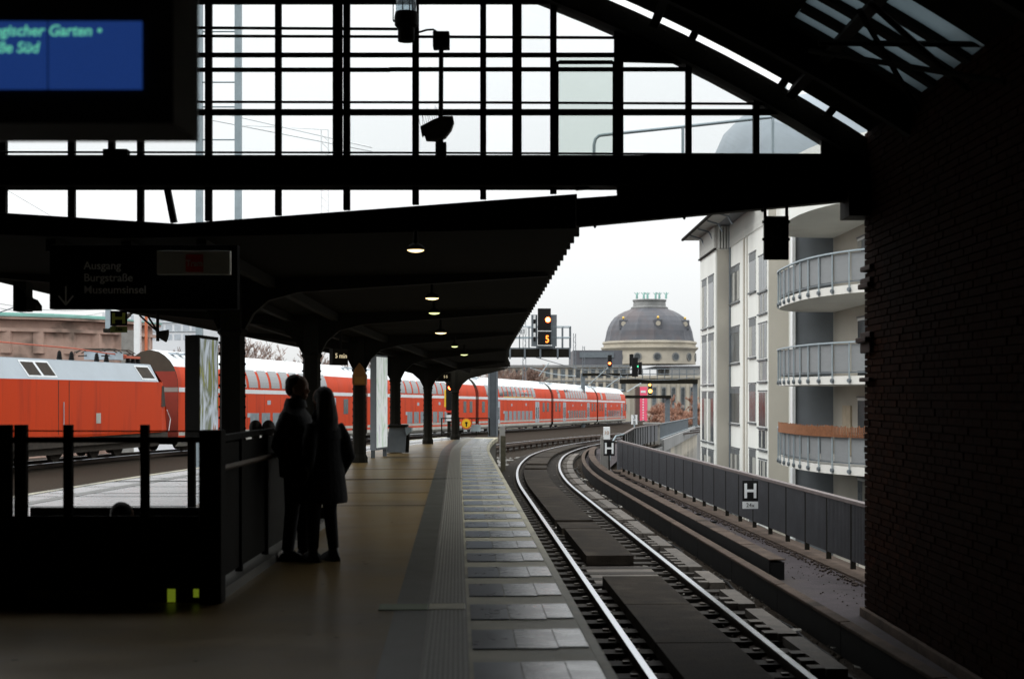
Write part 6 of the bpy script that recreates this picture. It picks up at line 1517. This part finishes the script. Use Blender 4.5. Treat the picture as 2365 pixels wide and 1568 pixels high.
MB().box(at(1478,0,q).x, at(1495,0,q).x, q, q + .1, mz(982, q), mz(893, q)).build('cloth', mat('pink_banner_cloth', (.82, .11, .19), .7, 0, .1, .5), s)
MB().box(at(1480,0,q).x, at(1491,0,q).x, q - .03, q, mz(907, q), mz(902, q)).build('print_band', white_m, s)
MB().box(at(1468,0,q).x, at(1478,0,q).x, q + .1, q + 2, -9, mz(893, q)).build('brown_pillar', mat('brown_pillar', (.09, .06, .05), .8), s)
for i in range(9): MB().box(at(1484,0,q).x, at(1487,0,q).x, q - .03, q, mz(972 - i*6, q), mz(969 - i*6, q)).build('printed_letter', white_m, s)

# left: pink stone hall with copper cornice, white building, slim tower
pk = thing('pink_stone_building', 'weathered pinkish stone building with green copper cornice behind the locomotive', 'building', at(120, 800, 130)); Z3 = 130
X0, X1 = at(-120, 0, Z3).x, at(222, 0, Z3).x
pth = Path(catmull([(X0, Z3 - 4), (at(0,0,Z3).x, Z3), (at(120,0,Z3).x, Z3 + 3), (X1, Z3 + 9), (at(250,0,Z3).x, Z3 + 16)], 8))
def pbox(d0, d1, z0, z1, nm, m): MB().sweep(pth.run(0, pth.L, 1.5), [(d0, z0), (d1, z0), (d1, z1), (d0, z1)]).build(nm, m, pk)
pbox(-8, 0, -8, mz(738, Z3), 'wall', stone_pink); pbox(-8, .9, mz(737, Z3), mz(731, Z3), 'cornice', stone_pink); pbox(-8, 1.0, mz(731, Z3), mz(727, Z3), 'copper_gutter', copper)
pbox(-8, .5, mz(765, Z3), mz(757, Z3), 'string_course', stone_pink); pbox(-7, -1.5, mz(728, Z3), mz(719, Z3), 'attic', copper)
s_ = 1
while s_ < pth.L:
    a = pth.off(s_, .0, 0); b = pth.off(s_, .45, 0); MB().beam(Vector((a.x, a.y, mz(815, Z3))), Vector((a.x, a.y, mz(765, Z3))), .9, .9, up=(0, 1, 0)).build('pilaster', stone_pink, pk); s_ += 2.9
wb = thing('white_facade_building', 'pale white building with a grid of faint windows behind the pantograph', 'building', at(310, 780, 190)); Z4 = 190
MB().box(at(236,0,Z4).x, at(470,0,Z4).x, Z4, Z4 + 15, -8, mz(722, Z4)).build('wall', mat('pale_facade', (.66, .68, .70), .8, 0, .05, .3), wb)
for i in range(9):
    for j in range(3): X = at(290 + i*20, 0, Z4).x; z = mz(785 - j*22, Z4); MB().box(X - .42, X + .42, Z4 - .04, Z4, z, z + .75).build('window', mat('pale_window', (.42, .46, .50), .3), wb)
for y in (745, 765): MB().box(at(236,0,Z4).x, at(470,0,Z4).x, Z4 - .15, Z4, mz(y + 1, Z4), mz(y, Z4)).build('floor_band', steel_light, wb)
tw = thing('white_column_tower', 'slim white pillar with an orange edge between pink building and white facade', 'pillar', at(318, 780, 120)); Z5 = 120
MB().box(at(309,0,Z5).x, at(323,0,Z5).x, Z5, Z5 + .5, -7, mz(712, Z5)).build('white_shaft', white_m, tw); MB().box(at(334,0,Z5).x, at(339,0,Z5).x, Z5, Z5 + .3, -7, mz(712, Z5)).build('orange_pipe', mat('orange_pipe_paint', (.5, .13, .05), .6), tw)
MB().box(at(280,0,Z5+2).x, at(309,0,Z5+2).x, Z5 + 2, Z5 + 4, -7, mz(760, Z5)).build('grey_block', concrete, tw)

# bare trees
def tree(x, y0, ytop, Z, label, m, seed, spread=1.0, group=None, base=-7.0, twigs=5, forks=6):
    rg = random.Random(seed); q = at(x, 0, Z); top = mz(ytop, Z); H = top - base
    t_ = thing('bare_tree', label, 'tree', (q.x, Z, base), group)
    tr_ = MB(); cr = MB(); r0 = H*.018 + .06
    tr_.tube([(q.x, Z, base), (q.x + rg.uniform(-.2, .2), Z, base + H*.25), (q.x + rg.uniform(-.3, .3), Z, base + H*.5)], [r0*1.3, r0, r0*.7], 8); tr_.build('trunk', m, t_)
    def grow(p, d, L, r, lev):
        e = p + d*L + Vector((0, 0, L*.08)); (cr).tube([p, (p + e)/2 + Vector((rg.uniform(-1, 1), rg.uniform(-1, 1), rg.uniform(-1, 1)))*L*.06, e], [max(r, .024*Z/140), max(r*.8, .02*Z/140), max(r*.6, .017*Z/140)], 3, caps=False)
        if lev == 0: return
        for k in range(rg.choice((3, 3, 4)) if lev > 1 else twigs):
            a = rg.uniform(0, 2*math.pi); t2 = rg.uniform(.35, .95); nd = (d + Vector((math.cos(a), math.sin(a), rg.uniform(-.2, .5)))*rg.uniform(.5, .9)).normalized()
            grow(p.lerp(e, t2), nd, L*rg.uniform(.5, .75), r*.55, lev - 1)
    b0_ = Vector((q.x, Z, base + H*.3))
    for k in range(forks):
        a = 2*math.pi*k*1.0/6 + rg.uniform(-.4, .4); d = Vector((math.cos(a)*spread*.8, math.sin(a)*spread*.8, rg.uniform(.5, 1.2))).normalized()
        grow(b0_ + Vector((0, 0, H*.035*(k % 7))), d, H*.27, r0*.45, 5)
    cr.build('crown', m, t_)
    return t_
g = 'bare trees behind the train'
for i, (x, yt, Z, lb) in enumerate(((430, 762, 140, 'leftmost bare tree above the nearest coach roof, right of the white facade'), (500, 758, 150, 'bare tree behind the lit poster stand'), (595, 782, 135, 'bare tree seen between the first two canopy columns'),
        (650, 790, 130, 'bare tree above the train roof just left of the man'), (760, 790, 150, 'bare tree behind the hanging platform display'), (1165, 826, 200, 'bare brown tree behind the gantry post'), (1200, 834, 210, 'second brown tree right of the gantry post'))):
    tree(x, 0, yt, Z, lb, bark, 20 + i, 1.5, g, -7, 4, 7)
g = 'reddish bushes and trees right of the pink banner'
for i, (x, yt, Z, lb) in enumerate(((1574, 896, 200, 'largest round reddish brown tree left of the apartment house'), (1545, 925, 190, 'smaller reddish tree beside the low gantry post'), (1600, 918, 185, 'reddish tree partly behind the apartment house'))):
    tree(x, 0, yt, Z, lb, bark_red, 40 + i, 2.0, g, -8, 5, 9)
